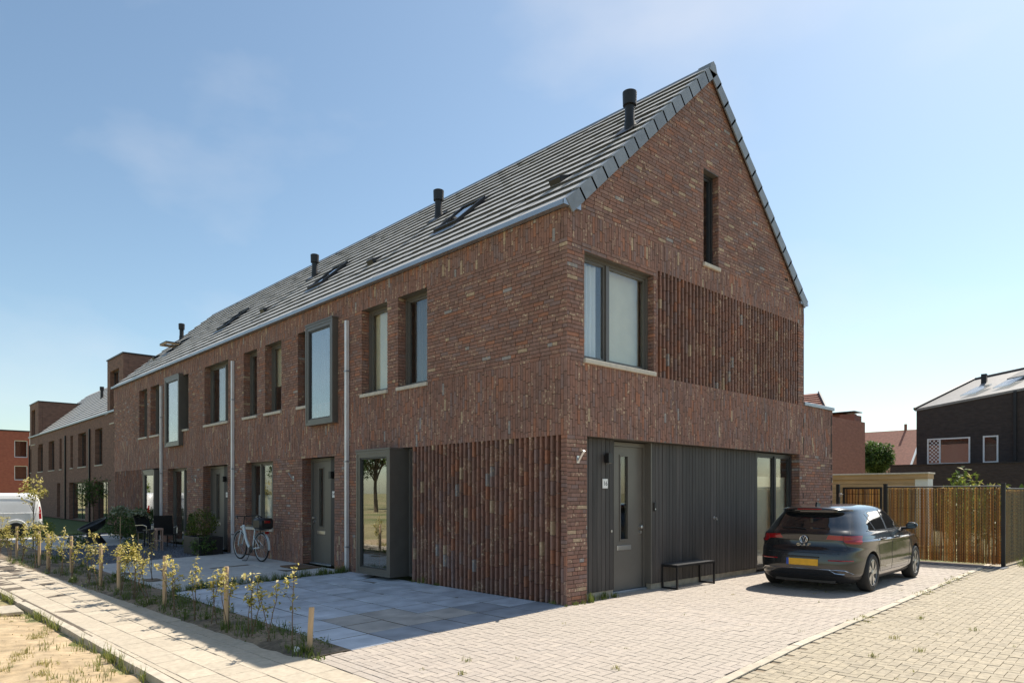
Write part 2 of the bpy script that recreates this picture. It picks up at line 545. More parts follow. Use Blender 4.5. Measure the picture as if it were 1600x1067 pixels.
def paver(ps, c4, tint, h=0.0, cham=0.004, thick=0.03, wob=0.0015):
    """one paving block from four corners (counter-clockwise), chamfered, lying on the ground slope"""
    c4 = np.asarray(c4, float)
    m = c4.mean(0)
    k = []
    for q in c4:
        d = m - q
        L = np.linalg.norm(d)
        k.append(q + d / L * cham * 1.5)
    dz = random.gauss(0, wob)
    tx, ty = random.gauss(0, wob * 4), random.gauss(0, wob * 4)
    def z(q): return gz(q[1]) + h + dz + (q[0] - m[0]) * tx + (q[1] - m[1]) * ty
    v = [(q[0], q[1], z(q)) for q in k] + [(q[0], q[1], z(q) - cham) for q in c4] + [(q[0], q[1], z(q) - thick) for q in c4]
    ps.add(v, PAVF, tint)


def sheet(name, poly_rows, mat_, dz, kind='structure'):
    """ground-following sheet: list of (y, x0, x1) rows"""
    v, f = [], []
    for (y, x0, x1) in poly_rows:
        v += [(x0, y, gz(y) + dz), (x1, y, gz(y) + dz)]
    for i in range(len(poly_rows) - 1):
        f.append((2 * i, 2 * i + 1, 2 * i + 3, 2 * i + 2))
    o = link_mesh(name, v, f, mat_)
    o['kind'] = kind
    return o


g_rows = [(y, -1600, 1600) for y in (-1600, -5.6, 0.0, 1600)]
sheet('ground', g_rows, M['field'], -0.075)


def road_edge(y): return 3.48 - 0.066 * y


def rect(x0, x1, y0, y1): return [(x0, y0), (x1, y0), (x1, y1), (x0, y1)]


# driveway: herringbone blocks beside the gable
drive = sheet('driveway', [(-4.05, 0.03, road_edge(-4.05)), (0, 0.03, road_edge(0)), (0.001, -0.45, road_edge(0)), (11.6, -1.2, road_edge(11.6))], M['joint'], -0.016)
ps = Pieces()
CELL = 0.1
for j in range(-41, 118):
    for i in range(-14, 42):
        rsd = (i - j) % 4
        if rsd not in (0, 3):
            continue
        x0, y0 = i * CELL, j * CELL + 0.02
        x1, y1 = (x0 + 2 * CELL, y0 + CELL) if rsd == 0 else (x0 + CELL, y0 + 2 * CELL)
        cx, cy = (x0 + x1) / 2, (y0 + y1) / 2
        lo = 0.035 if cy < 0 else (-0.4 if cy < 9.46 else -1.2)
        hi = road_edge(cy) - 0.06
        x0, x1 = max(x0, lo), min(x1, hi)
        y0, y1 = max(y0, -3.84), min(y1, 10.98)
        if x1 - x0 < 0.03 or y1 - y0 < 0.03:
            continue
        gp = 0.003
        paver(ps, rect(x0 + gp, x1 - gp, y0 + gp, y1 - gp), random.random(), cham=0.002, wob=0.0009)
x = 0.04
while x < road_edge(-4) - 0.25:       # border course towards the pavement
    for yy in (-4.045, -3.945):
        paver(ps, rect(x + 0.003, x + 0.197, yy + 0.003, yy + 0.097), random.random(), cham=0.003)
    x += 0.2
ps.build(drive, 'paver', 'paver_field', M['paver'], 300)

# flush concrete edging between driveway and road
edge = sheet('edging_strip', [(-4.2, road_edge(-4.2) - 0.06, road_edge(-4.2) + 0.06), (0, road_edge(0) - 0.06, road_edge(0) + 0.06), (12.5, road_edge(12.5) - 0.06, road_edge(12.5) + 0.06)], M['joint'], -0.012)
ps = Pieces()
y = -4.15
while y < 11.5:
    a, b_ = y + 0.004, y + 0.996
    paver(ps, [(road_edge(a) - 0.055, a), (road_edge(a) + 0.045, a), (road_edge(b_) + 0.045, b_), (road_edge(b_) - 0.055, b_)], random.random(), h=0.004)
    y += 1.0
ps.build(edge, 'edging_block', 'edging_blocks', M['kerb'], 300)

# road: older blocks, warmer and more weathered
road = sheet('road', [(-16, 3.5, 18), (-4.2, road_edge(-4.2), 18), (0, road_edge(0), 18), (40, road_edge(40), 18)], M['roadjoint'], -0.012)
ps = Pieces()
rot = math.atan(0.066)
U = np.array([math.cos(rot), math.sin(rot)])          # across the road
W = np.array([-math.sin(rot), math.cos(rot)])
O = np.array([3.48 + 0.055, 0.0])
RC = 0.09
for j in range(-38, 150):
    for i in range(0, 76):
        rsd = (i + j) % 4
        if rsd not in (0, 3):
            continue
        a0, b0 = i * RC, j * RC
        # mirrored herringbone
        a1, b1 = (a0 + 2 * RC, b0 + RC) if rsd == 0 else (a0 + RC, b0 + 2 * RC)
        if rsd == 3:
            b0, b1 = b0 - RC, b1 - RC
        g_ = 0.0024
        q = [O + U * a + W * b for a, b in ((a0 + g_, b0 + g_), (a1 - g_, b0 + g_), (a1 - g_, b1 - g_), (a0 + g_, b1 - g_))]
        c = sum(q) / 4
        pr = proj((c[0], c[1], 0))
        if pr is None or pr[0] > 2600 or pr[1] > 1500:
            continue
        paver(ps, q, random.random(), h=-0.004, cham=0.0025, wob=0.0012)
ps.build(road, 'paver', 'paver_field', M['roadpaver'], 300)

# pavement: square tiles in half bond, with a kerb on the open side
def walk_in(x): return -4.15 + 0.04 * min(x, 0)
def kerb_y(x): return -5.33 + 0.028 * x
walk = link_mesh('pavement', [(-60, kerb_y(-60) - 0.05, gz(-5.6) - 0.010), (5, kerb_y(5) - 0.05, gz(kerb_y(5)) - 0.010), (5, -4.05, gz(-4.05) - 0.010), (-60, -4.05, gz(-4.05) - 0.010)], [(0, 1, 2, 3)], M['joint'])
walk['kind'] = 'structure'
ps = Pieces()
U = np.array([1, 0.034]); U /= np.linalg.norm(U)
W = np.array([-U[1], U[0]])
O = np.array([0.0, -4.06])
for r in range(0, 6):
    for k in range(-100, 14):
        a0 = k * 0.3 + (0.15 if r % 2 else 0)
        b1 = -r * 0.3
        b0 = b1 - 0.3
        g_ = 0.0025
        q = [O + U * a + W * b for a, b in ((a0 + g_, b0 + g_), (a0 + 0.3 - g_, b0 + g_), (a0 + 0.3 - g_, b1 - g_), (a0 + g_, b1 - g_))]
        for p in q:
            p[1] = min(p[1], -4.055)
            p[1] = max(p[1], kerb_y(p[0]) + 0.004)
        if q[2][1] - q[0][1] < 0.04 or q[3][1] - q[0][1] < 0.04:
            continue
        paver(ps, q, random.random(), cham=0.004, wob=0.0012)
ps.build(walk, 'pavement_tile', 'pavement_tiles', M['walk'], 300)

kerb = link_mesh('kerb', [(-40, kerb_y(-40) - 0.11, -0.30), (4, kerb_y(4) - 0.11, -0.30), (4, kerb_y(4) - 0.02, -0.30), (-40, kerb_y(-40) - 0.02, -0.30)], [(0, 1, 2, 3)], M['joint'])
kerb['kind'] = 'structure'
ps = Pieces()
for k in range(-40, 4):
    a, b_ = k + 0.004, k + 0.996
    jig = random.gauss(0, 0.006)
    q = [(a, kerb_y(a) - 0.115 + jig), (b_, kerb_y(b_) - 0.115 + jig), (b_, kerb_y(b_) - 0.012 + jig), (a, kerb_y(a) - 0.012 + jig)]
    paver(ps, q, random.random(), h=0.008, cham=0.008, thick=0.2, wob=0.003)
ps.build(kerb, 'kerbstone', 'kerbstones', M['kerb'], 300)

# bare sand beside the kerb
def nz2(x, y, s=1.0, seed=0.0):
    from mathutils import noise
    return noise.noise(Vector((x * s + seed, y * s, seed * 3.1)))


def patch(name, x0, x1, nx, ylo, yhi, ny, zf, mat_, kind='structure'):
    v, f = [], []
    for i in range(nx + 1):
        x = x0 + (x1 - x0) * i / nx
        a, b_ = ylo(x), yhi(x)
        for j in range(ny + 1):
            y = a + (b_ - a) * j / ny
            v.append((x, y, zf(x, y, j / ny)))
    for i in range(nx):
        for j in range(ny):
            f.append((i * (ny + 1) + j, (i + 1) * (ny + 1) + j, (i + 1) * (ny + 1) + j + 1, i * (ny + 1) + j + 1))
    o = link_mesh(name, v, f, mat_, smooth=True)
    o['kind'] = kind
    return o


def sand_z(x, y, t):
    near = max(0.0, min(1.0, (kerb_y(x) - 0.12 - y) / 0.5))
    z = gz(y) - 0.075 + 0.045 * near
    z += 0.035 * nz2(x, y, 0.9, 3) + 0.022 * nz2(x, y, 2.7, 5) + 0.012 * nz2(x, y, 7.5, 8)
    bank = 0.05 * max(0, nz2(x, 0, 0.7, 21))
    return z + bank * (1 - near)


patch('sand_verge', -17, 3.0, 330, lambda x: -9.8, lambda x: kerb_y(x) - 0.112, 90, sand_z, M['sand'])


# planting bed between pavement and gardens
def bed_in(x): return -3.58 if x < -0.0 else -3.58 - 0.3 * (x / 0.3)
patch('planting_bed', -40, 0.02, 420, lambda x: walk_in(x) - 0.05 + 0.03 * nz2(x, 0, 3.0, 9) + 0.11 * max(0, min(1, (x + 0.3) / 0.3)), lambda x: -3.575, 8,
      lambda x, y, t: gz(y) + 0.006 + (0.03 + 0.02 * nz2(x, y, 3.3, 2)) * math.sin(math.pi * t) * min(1.0, (0.02 - x) / 0.4) - (0.02 if t in (0.0,) else 0), M['soil'])

# terraces in front of the houses
terr = sheet('terrace', [(-3.57, -6.12, 0.028), (0, -6.12, 0.028)], M['joint'], -0.0045)
ps = Pieces()
ny_, nx_ = 6, 10
dx, dy = 6.14 / nx_, 3.565 / ny_
special = {(8, 2): 0.95, (8, 3): 0.95, (7, 2): 0.94, (9, 4): 0.98, (8, 4): 0.99, (9, 3): 0.97, (9, 2): 0.98, (8, 1): 0.945, (9, 1): 0.98, (7, 1): 0.95, (9, 5): 0.985}
for i in range(nx_):
    for j in range(ny_):
        x0, y0 = -6.115 + i * dx, -3.568 + j * dy
        t = special.get((i, j), random.random() * 0.92)
        paver(ps, rect(x0 + 0.011, x0 + dx - 0.011, y0 + 0.011, y0 + dy - 0.011), t, cham=0.005, wob=0.001)
ps.build(terr, 'terrace_tile', 'terrace_tiles', M['slate'], 300)

slabs = sheet('garden_paving', [(-3.57, -12.32, -6.2), (0, -12.32, -6.2)], M['joint'], -0.005)
ps = Pieces()
for i in range(6):
    for j in range(4):
        x0, y0 = -12.31 + i * 1.015, -3.568 + j * 0.89
        paver(ps, rect(x0 + 0.006, x0 + 1.009, y0 + 0.006, y0 + 0.884), random.random(), wob=0.001)
ps.build(slabs, 'garden_slab', 'garden_slabs', M['slab'], 300)

grav = sheet('gravel_garden', [(-3.57, -18.5, -12.36), (0, -18.5, -12.36)], M['gravel'], -0.010)
gp = sheet('garden_path', [(-3.57, -26.0, -18.56), (1.9, -26.0, -18.56)], M['slab'], -0.010)
mb = MB()
for _ in range(5200):
    x, y = random.uniform(-18.45, -12.4), random.uniform(-3.55, -0.02)
    s = random.uniform(0.012, 0.03)
    a = random.uniform(0, 6.28)
    z = gz(y) - 0.012
    P = [(x + s * math.cos(a + k * 2.09), y + s * math.sin(a + k * 2.09), z) for k in range(3)] + [(x, y, z + s * 0.9)]
    mb.add(P, [(0, 1, 3), (1, 2, 3), (2, 0, 3)], random.random())
o = mb.build('gravel', M['gravel'], tinted=True)
tag(o, 'dark blue grey slate gravel in front of the third house', 'gravel', kind='stuff')

# ---------------------------------------------------------------- houses of the terrace
def F_(p): return p                                   # street front: (u, depth, z) -> world
def G_(p): return (-p[1], p[0], p[2])                 # gable: u runs along +y, depth along -x


def pieces_in(marks, s, e):
    """bricks of one course between s and e; slivers join their neighbour"""
    if e - s < 0.01: return []
    q = [[max(a, s), min(b_, e)] for (a, b_) in marks if min(b_, e) - max(a, s) > 1e-6]
    if len(q) > 1 and q[0][1] - q[0][0] < 0.045: q[1][0] = q[0][0]; q.pop(0)
    if len(q) > 1 and q[-1][1] - q[-1][0] < 0.045: q[-2][1] = q[-1][1]; q.pop()
    return q


class Wall:
    """brickwork collector for one house"""
    def __init__(self):
        self.ps = Pieces()
        self.core = MB()

    def brick(self, P, N, a, b_, c, d, U, V, front, depth):
        """a..b along U, c..d along V"""
        P = np.asarray(P, float)
        q = []
        for dep in (front, front - depth):
            for (s, t) in ((a, c), (b_, c), (b_, d), (a, d)):
                q.append(P + U * s + V * t + N * dep)
        self.ps.add(q, BRF, random.random())

    def panel(self, P, U, V, N, w, h, mode='h', holes=(), bounds=None, front=0.0, depth=0.02, v0=0.0, jit=0.0022):
        U, V, N = (np.asarray(k, float) for k in (U, V, N))
        j_ = 0.0045
        if mode == 'h':
            n = max(1, round(h / 0.0605))
            ch = h / n
            for j in range(n):
                c, d = j * ch, (j + 1) * ch
                vm = (c + d) / 2
                lo, hi = (0, w) if bounds is None else bounds(vm)
                segs = [(lo, hi)]
                for (a0, a1, b0, b1) in holes:
                    if b0 < vm < b1:
                        ns = []
                        for (s, e) in segs:
                            if a1 <= s or a0 >= e: ns.append((s, e)); continue
                            if a0 > s: ns.append((s, a0))
                            if a1 < e: ns.append((a1, e))
                        segs = ns
                u = -random.random() * 0.21
                marks = []
                while u < w:
                    L = random.choices((0.215, 0.105, 0.16), (6, 2.2, 1.2))[0]
                    marks.append((u, u + L))
                    u += L
                for (s, e) in segs:
                    for (a, b_) in pieces_in(marks, s, e):
                        self.brick(P, N, a + (j_ if a > s else 0), b_ - (j_ if b_ < e else 0), c + j_, d - j_, U, V, front + random.gauss(0, jit), depth)
        else:                                          # upright bricks, staggered
            n = max(1, round(w / 0.0572))
            cw = w / n
            for i in range(n):
                a, b_ = i * cw, (i + 1) * cw
                um = (a + b_) / 2
                segs = [(0.0, h)]
                for (a0, a1, b0, b1) in holes:
                    if a0 < um < a1:
                        ns = []
                        for (s, e) in segs:
                            if b1 <= s or b0 >= e: ns.append((s, e)); continue
                            if b0 > s: ns.append((s, b0))
                            if b1 < e: ns.append((b1, e))
                        segs = ns
                fr, dp = front, depth
                if mode == 'rib':
                    if i % 2: fr, dp, a, b_ = front - 0.098, depth, a - 0.004, b_ + 0.004
                    else: dp, a, b_ = 0.115, a + 0.0055, b_ - 0.0055
                u = -random.random() * 0.215
                marks = []
                while u < h:
                    L = random.choices((0.215, 0.17), (5, 1))[0]
                    marks.append((u, u + L)); u += L
                for (s, e) in segs:
                    for (c, d) in pieces_in(marks, s, e):
                        self.brick(P, N, a + j_ * 0.8, b_ - j_ * 0.8, c + (j_ if c > s else 0), d - (j_ if d < e else 0), U, V, fr + random.gauss(0, jit), dp)

    def core_rects(self, P, U, V, N, w, h, holes, off):
        """backing wall with its openings left out"""
        P, U, V, N = (np.asarray(k, float) for k in (P, U, V, N))
        holes = [(q[0] - 0.012, q[1] + 0.012, q[2] - 0.012 if q[2] > 0.02 else q[2], q[3] + 0.012) for q in holes]
        us = sorted({0, w, *[min(max(k, 0), w) for q in holes for k in q[:2]]})
        vv = sorted({0, h, *[min(max(k, 0), h) for q in holes for k in q[2:]]})
        for i in range(len(us) - 1):
            for j in range(len(vv) - 1):
                um, vm = (us[i] + us[i + 1]) / 2, (vv[j] + vv[j + 1]) / 2
                if any(q[0] < um < q[1] and q[2] < vm < q[3] for q in holes): continue
                pts = []
                for dep in (off, off - 0.05):
                    for (s, t) in ((us[i], vv[j]), (us[i + 1], vv[j]), (us[i + 1], vv[j + 1]), (us[i], vv[j + 1])):
                        pts.append(P + U * s + V * t + N * dep)
                self.core.add(pts, BRF + [(5, 4, 7, 6)])


BRF = [(0, 1, 2, 3), (0, 4, 5, 1), (1, 5, 6, 2), (2, 6, 7, 3), (3, 7, 4, 0)]
X_, Y_, Z_ = np.array([1.0, 0, 0]), np.array([0, 1.0, 0]), np.array([0, 0, 1.0])
REV = 0.25
BAND0, BAND1, TOP0, EAVE = 2.51, 3.66, 5.40, 5.84


def zone_holes(holes, z0, z1, u0):
    return [(a - u0, b_ - u0, c - z0, d - z0) for (a, b_, c, d) in holes]


def reveals(wall, xf, u0, u1, z0, z1, rev, lintel_mat_mb):
    """brick sides of an opening"""
    P = np.array(xf((u0, 0, z0)))
    D = np.array(xf((0, 1, 0))) ; Uu = np.array(xf((1, 0, 0)))
    h = z1 - z0
    wall.panel(P, D, Z_, Uu, rev, h, 'h', front=0.0, depth=0.02, jit=0.001)
    wall.panel(np.array(xf((u1, 0, z0))), D, Z_, -Uu, rev, h, 'h', front=0.0, depth=0.02, jit=0.001)
    lintel_mat_mb.add([xf((u0, 0.004, z1)), xf((u1, 0.004, z1)), xf((u1, rev, z1)), xf((u0, rev, z1)),
                       xf((u0, 0.004, z1 + 0.02)), xf((u1, 0.004, z1 + 0.02)), xf((u1, rev, z1 + 0.02)), xf((u0, rev, z1 + 0.02))], BOXF)


def sill_part(parent, xf, u0, u1, z0, rev):
    mb = MB(xf)
    mb.bbox(u0 - 0.02, u1 + 0.02, -0.045, rev - 0.01, z0 - 0.055, z0 + 0.012, 0.006)
    return mb.build('sill', M['sill'], parent)


def window(house, xf, u0, u1, z0, z1, rev=REV, splits=(), sill=True, cover=None, cover_frac=(0, 1), glass='glass', fmat='frame', tilt=None, head=0.05):
    """window part with frame mesh; sub-parts pane, sill, blind or curtain"""
    d0, d1 = rev - 0.075, rev + 0.005
    f = 0.06
    mb = MB(xf)
    mb.box(u0, u0 + f, d0, d1, z0, z1); mb.box(u1 - f, u1, d0, d1, z0, z1)
    mb.box(u0 + f, u1 - f, d0, d1, z1 - head, z1); mb.box(u0 + f, u1 - f, d0, d1, z0, z0 + f)
    us = [u0 + f, *splits, u1 - f]
    for s in splits:
        mb.box(s - 0.035, s + 0.035, d0 - 0.004, d1, z0 + f, z1 - head)
    for i in range(len(us) - 1):                      # inner sash
        a = us[i] + (0.035 if i else 0); b_ = us[i + 1] - (0.035 if i < len(us) - 2 else 0)
        s = 0.04
        zz0, zz1 = z0 + f, z1 - head
        mb.box(a, a + s, d0 + 0.022, d1 - 0.002, zz0, zz1); mb.box(b_ - s, b_, d0 + 0.022, d1 - 0.002, zz0, zz1)
        mb.box(a + s, b_ - s, d0 + 0.022, d1 - 0.002, zz0, zz0 + s); mb.box(a + s, b_ - s, d0 + 0.022, d1 - 0.002, zz1 - s, zz1)
    w = mb.build('window', M[fmat], house)
    for i in range(len(us) - 1):
        a = us[i] + (0.075 if i else 0.04); b_ = us[i + 1] - (0.075 if i < len(us) - 2 else 0.04)
        pm = MB(xf)
        pm.box(a, b_, d0 + 0.045, d0 + 0.053, z0 + f + 0.04, z1 - head - 0.04)
        pm.build('pane', M[glass], w)
    if sill:
        sill_part(w, xf, u0, u1, z0, rev)
    for cv in (cover or []):
        kind, a, b_, c, d, dep = cv                   # fractions of width / height
        ua, ub = u0 + (u1 - u0) * a, u0 + (u1 - u0) * b_
        za, zb = z0 + (z1 - z0) * c, z0 + (z1 - z0) * d
        cm = MB(xf)
        if kind in ('curtain', 'dcurtain'):
            n = max(6, int((ub - ua) / 0.03))
            vs_, fs = [], []
            for k in range(n + 1):
                t = k / n
                dd = d1 + dep + 0.02 * math.sin(k * 1.9) + 0.008 * math.sin(k * 0.7)
                vs_ += [(ua + (ub - ua) * t, dd, za), (ua + (ub - ua) * t, dd, zb)]
            for k in range(n):
                fs.append((2 * k, 2 * k + 2, 2 * k + 3, 2 * k + 1))
            cm.add(vs_, fs)
            cm.build('curtain', M[kind], w)
        else:
            cm.box(ua, ub, d1 + dep, d1 + dep + 0.004, za, zb)
            cm.box(ua, ub, d1 + dep - 0.004, d1 + dep + 0.012, za - 0.02, za)
            cm.build('blind', M['blind'], w)
    return w


def bay(house, xf, u0, u1, z0, z1, d_out=0.30, d_in=0.2):
    """projecting sheet-metal box window"""
    mb = MB(xf)
    t = 0.055
    mb.bbox(u0, u0 + t, -d_out, d_in, z0, z1, 0.004); mb.bbox(u1 - t, u1, -d_out, d_in, z0, z1, 0.004)
    mb.bbox(u0 - 0.012, u1 + 0.012, -d_out - 0.012, d_in, z1 - 0.0015, z1 + 0.035, 0.005)
    mb.box(u0 + t, u1 - t, -d_out + 0.001, d_in, z1 - t, z1 - 0.002); mb.box(u0 + t, u1 - t, -d_out + 0.001, d_in, z0, z0 + t)
    # front frame set back a little inside the box
    s = 0.07
    mb.box(u0 + t, u0 + t + s, -d_out + 0.012, -d_out + 0.09, z0 + t, z1 - t); mb.box(u1 - t - s, u1 - t, -d_out + 0.012, -d_out + 0.09, z0 + t, z1 - t)
    mb.box(u0 + t + s, u1 - t - s, -d_out + 0.012, -d_out + 0.09, z1 - t - s, z1 - t); mb.box(u0 + t + s, u1 - t - s, -d_out + 0.012, -d_out + 0.09, z0 + t, z0 + t + s)
    b_ = mb.build('bay_window', M['baymetal'], house)
    gm = MB(xf)
    s2 = 0.03
    gm.box(u0 + t + s, u0 + t + s + s2, -d_out + 0.03, -d_out + 0.08, z0 + t + s, z1 - t - s); gm.box(u1 - t - s - s2, u1 - t - s, -d_out + 0.03, -d_out + 0.08, z0 + t + s, z1 - t - s)
    gm.box(u0 + t + s + s2, u1 - t - s - s2, -d_out + 0.03, -d_out + 0.08, z1 - t - s - s2, z1 - t - s); gm.box(u0 + t + s + s2, u1 - t - s - s2, -d_out + 0.03, -d_out + 0.08, z0 + t + s, z0 + t + s + s2)
    gm.build('glazing_bead', M['darkframe'], b_)
    pm = MB(xf)
    pm.box(u0 + t + s + s2, u1 - t - s - s2, -d_out + 0.055, -d_out + 0.063, z0 + t + s + s2, z1 - t - s - s2)
    pm.build('pane', M['glassbay'], b_)
    cm = MB(xf)
    cm.box(u0 + t, u1 - t, d_in + 0.6, d_in + 0.62, z0, z1)
    cm.build('inner_wall', M['dcurtain'], b_)
    return b_


def text_mesh(body, size, extrude=0.001):
    cu = bpy.data.curves.new('text', 'FONT')
    cu.body = body; cu.size = size; cu.extrude = extrude
    cu.align_x = 'CENTER'; cu.align_y = 'CENTER'
    ob = bpy.data.objects.new('text', cu)
    COL.objects.link(ob)
    dg = bpy.context.evaluated_depsgraph_get()
    me = bpy.data.meshes.new_from_object(ob.evaluated_get(dg))
    v = np.array([p.co[:] for p in me.vertices])
    f = [tuple(p.vertices) for p in me.polygons]
    bpy.data.objects.remove(ob); bpy.data.curves.remove(cu); bpy.data.meshes.remove(me)
    return v, f


def number_plate(house, xf, u, z, d, text, w=0.11, h=0.13):
    mb = MB(xf); mb.bbox(u - w / 2, u + w / 2, d - 0.012, d, z - h / 2, z + h / 2, 0.003)
    p = mb.build('house_number', M['white'], house)
    if text:
        v, f = text_mesh(text, 0.10)
        tm = MB(xf); tm.add([(u + q[0], d - 0.0135 - q[2], z + q[1]) for q in v], f)
        tm.build('numerals', M['ink'], p)


def wall_lamp(house, xf, u, z, d):
    mb = MB(xf); mb.bbox(u - 0.05, u + 0.05, d - 0.10, d - 0.015, z - 0.08, z + 0.08, 0.006)
    mb.box(u - 0.035, u + 0.035, d - 0.02, d, z - 0.05, z + 0.05)
    l = mb.build('wall_lamp', M['black'], house)
    mb = MB(xf); mb.box(u - 0.032, u + 0.032, d - 0.085, d - 0.03, z - 0.0815, z - 0.078)
    mb.build('lamp_glass', M['white'], l)


def flag_holder(house, xf, u, z):
    mb = MB(xf)
    mb.bbox(u - 0.03, u + 0.03, -0.012, 0.004, z - 0.075, z + 0.035, 0.003)
    mb.tube([(u, -0.01, z - 0.05), (u, -0.06, z + 0.02), (u, -0.125, z + 0.105)], [0.02, 0.021, 0.021], 10)
    mb.build('flag_pole_bracket', M['steel'], house, smooth=True)


def front_door(house, xf, u0, u1, z1, dep, side_planks=None, hinge='l', name_text=None, glassu=None):
    """door part: leaf with glass slot, frame, handle, letterbox, threshold"""
    mb = MB(xf)
    f = 0.065
    mb.box(u0, u0 + f, dep - 0.05, dep + 0.05, 0.02, z1); mb.box(u1 - f, u1, dep - 0.05, dep + 0.05, 0.02, z1); mb.box(u0 + f, u1 - f, dep - 0.05, dep + 0.05, z1 - f, z1)
    a, b_ = u0 + f + 0.004, u1 - f - 0.004
    c, d = 0.04, z1 - f - 0.004
    w = b_ - a
    g0, g1 = a + w * 0.33, a + w * 0.55
    zg0, zg1 = 0.88, d - 0.16
    y0, y1 = dep - 0.02, dep + 0.035
    mb.box(a, g0, y0, y1, c, d); mb.box(g1, b_, y0, y1, c, d); mb.box(g0, g1, y0, y1, c, zg0); mb.box(g0, g1, y0, y1, zg1, d)
    for (q0, q1, r0, r1) in ((g0 - 0.025, g0, zg0 - 0.025, zg1 + 0.025), (g1, g1 + 0.025, zg0 - 0.025, zg1 + 0.025), (g0, g1, zg0 - 0.025, zg0), (g0, g1, zg1, zg1 + 0.025)):
        mb.box(q0, q1, y0 - 0.012, y0 + 0.002, r0, r1)
    dr = mb.build('door', M['door'], house)
    pm = MB(xf); pm.box(g0, g1, dep, dep + 0.008, zg0, zg1); pm.build('pane', M['glass'], dr)
    pm = MB(xf); pm.box(g0 - 0.02, g1 + 0.02, dep + 0.3, dep + 0.31, zg0, zg1); pm.build('hall_curtain', M['dcurtain'], dr)
    lm = MB(xf); lm.bbox(g0 - 0.09, g1 + 0.09, y0 - 0.014, y0 + 0.003, 0.70, 0.78, 0.005); lm.box(g0 - 0.06, g1 + 0.06, y0 - 0.017, y0 - 0.012, 0.725, 0.755)
    lm.build('letterbox', M['steel'], dr)
    hx = b_ - 0.06 if hinge == 'l' else a + 0.06
    hm = MB(xf)
    hm.lathe([(0.026, -0.03), (0.026, 0.0)], (hx, y0, 1.07), 14, 'y'); hm.lathe([(0.026, -0.03), (0.026, 0.0)], (hx, y0, 0.98), 14, 'y')
    hm.lathe([(0.012, -0.06), (0.03, -0.055), (0.03, -0.03)], (hx, y0, 1.07), 14, 'y')
    hm.build('handle', M['steel'], dr, smooth=True)
    tm = MB(xf); tm.bbox(u0, u1, dep - 0.09, dep + 0.05, -0.005, 0.035, 0.006); tm.build('threshold', M['zinc'], dr)
    return dr


def planks(house, xf, u0, u1, z0, z1, d, pitch=0.105):
    n = max(1, round((u1 - u0) / pitch))
    p = (u1 - u0) / n
    for i in range(n):
        mb = MB(xf)
        o_ = random.gauss(0, 0.0012)
        a, b_ = u0 + i * p + 0.0035, u0 + (i + 1) * p - 0.0035
        mb.bbox(a, b_, d + o_ - 0.018, d + o_, z0 + random.uniform(-0.003, 0.003), z1, 0.003, random.random())
        mb.build('plank', M['plank'], house, tinted=True)
    mb = MB(xf); mb.box(u0, u1, d + 0.002, d + 0.02, z0 + 0.01, z1); mb.build('batten_board', M['black'], house)


# --- roof geometry
RIDGE_Y, RIDGE_Z, EV_Y, EV_Z = 3.95, 9.53, -0.03, 5.90
PITCH = math.atan2(RIDGE_Z - EV_Z, RIDGE_Y - EV_Y)
SL = math.hypot(RIDGE_Z - EV_Z, RIDGE_Y - EV_Y)
NROW = 15
EXPO = SL / NROW
RU = np.array([0, math.cos(PITCH), math.sin(PITCH)])      # up the street slope
RN = np.array([0, -math.sin(PITCH), math.cos(PITCH)])     # out of the street slope


def roof_pt(x, s, h=0.0):
    """x along the street, s metres up the slope, h above the slope"""
    return np.array([x, EV_Y, EV_Z]) + RU * s + RN * h


TW = 0.3265
def tile_mesh():
    v, f = [], []
    L = EXPO + 0.075
    b, t = 0.004, 0.026
    # nose at s=0 is thick and lifted, tail tucked under the next row
    pts = [(0.020, 0.002), (0, 0.052), (0.005, 0.056), (L, 0.016), (L, 0.0)]
    for x in (0.002, TW - 0.002):
        for (s, h) in pts:
            v.append(tuple(np.array([x, 0, 0]) + RU * s + RN * h))
    n = len(pts)
    f = [tuple(range(n)), tuple(range(2 * n - 1, n - 1, -1))]
    for i in range(n):
        j = (i + 1) % n
        f.append((i, n + i, n + j, j))
    return v, f


TV, TF = tile_mesh()


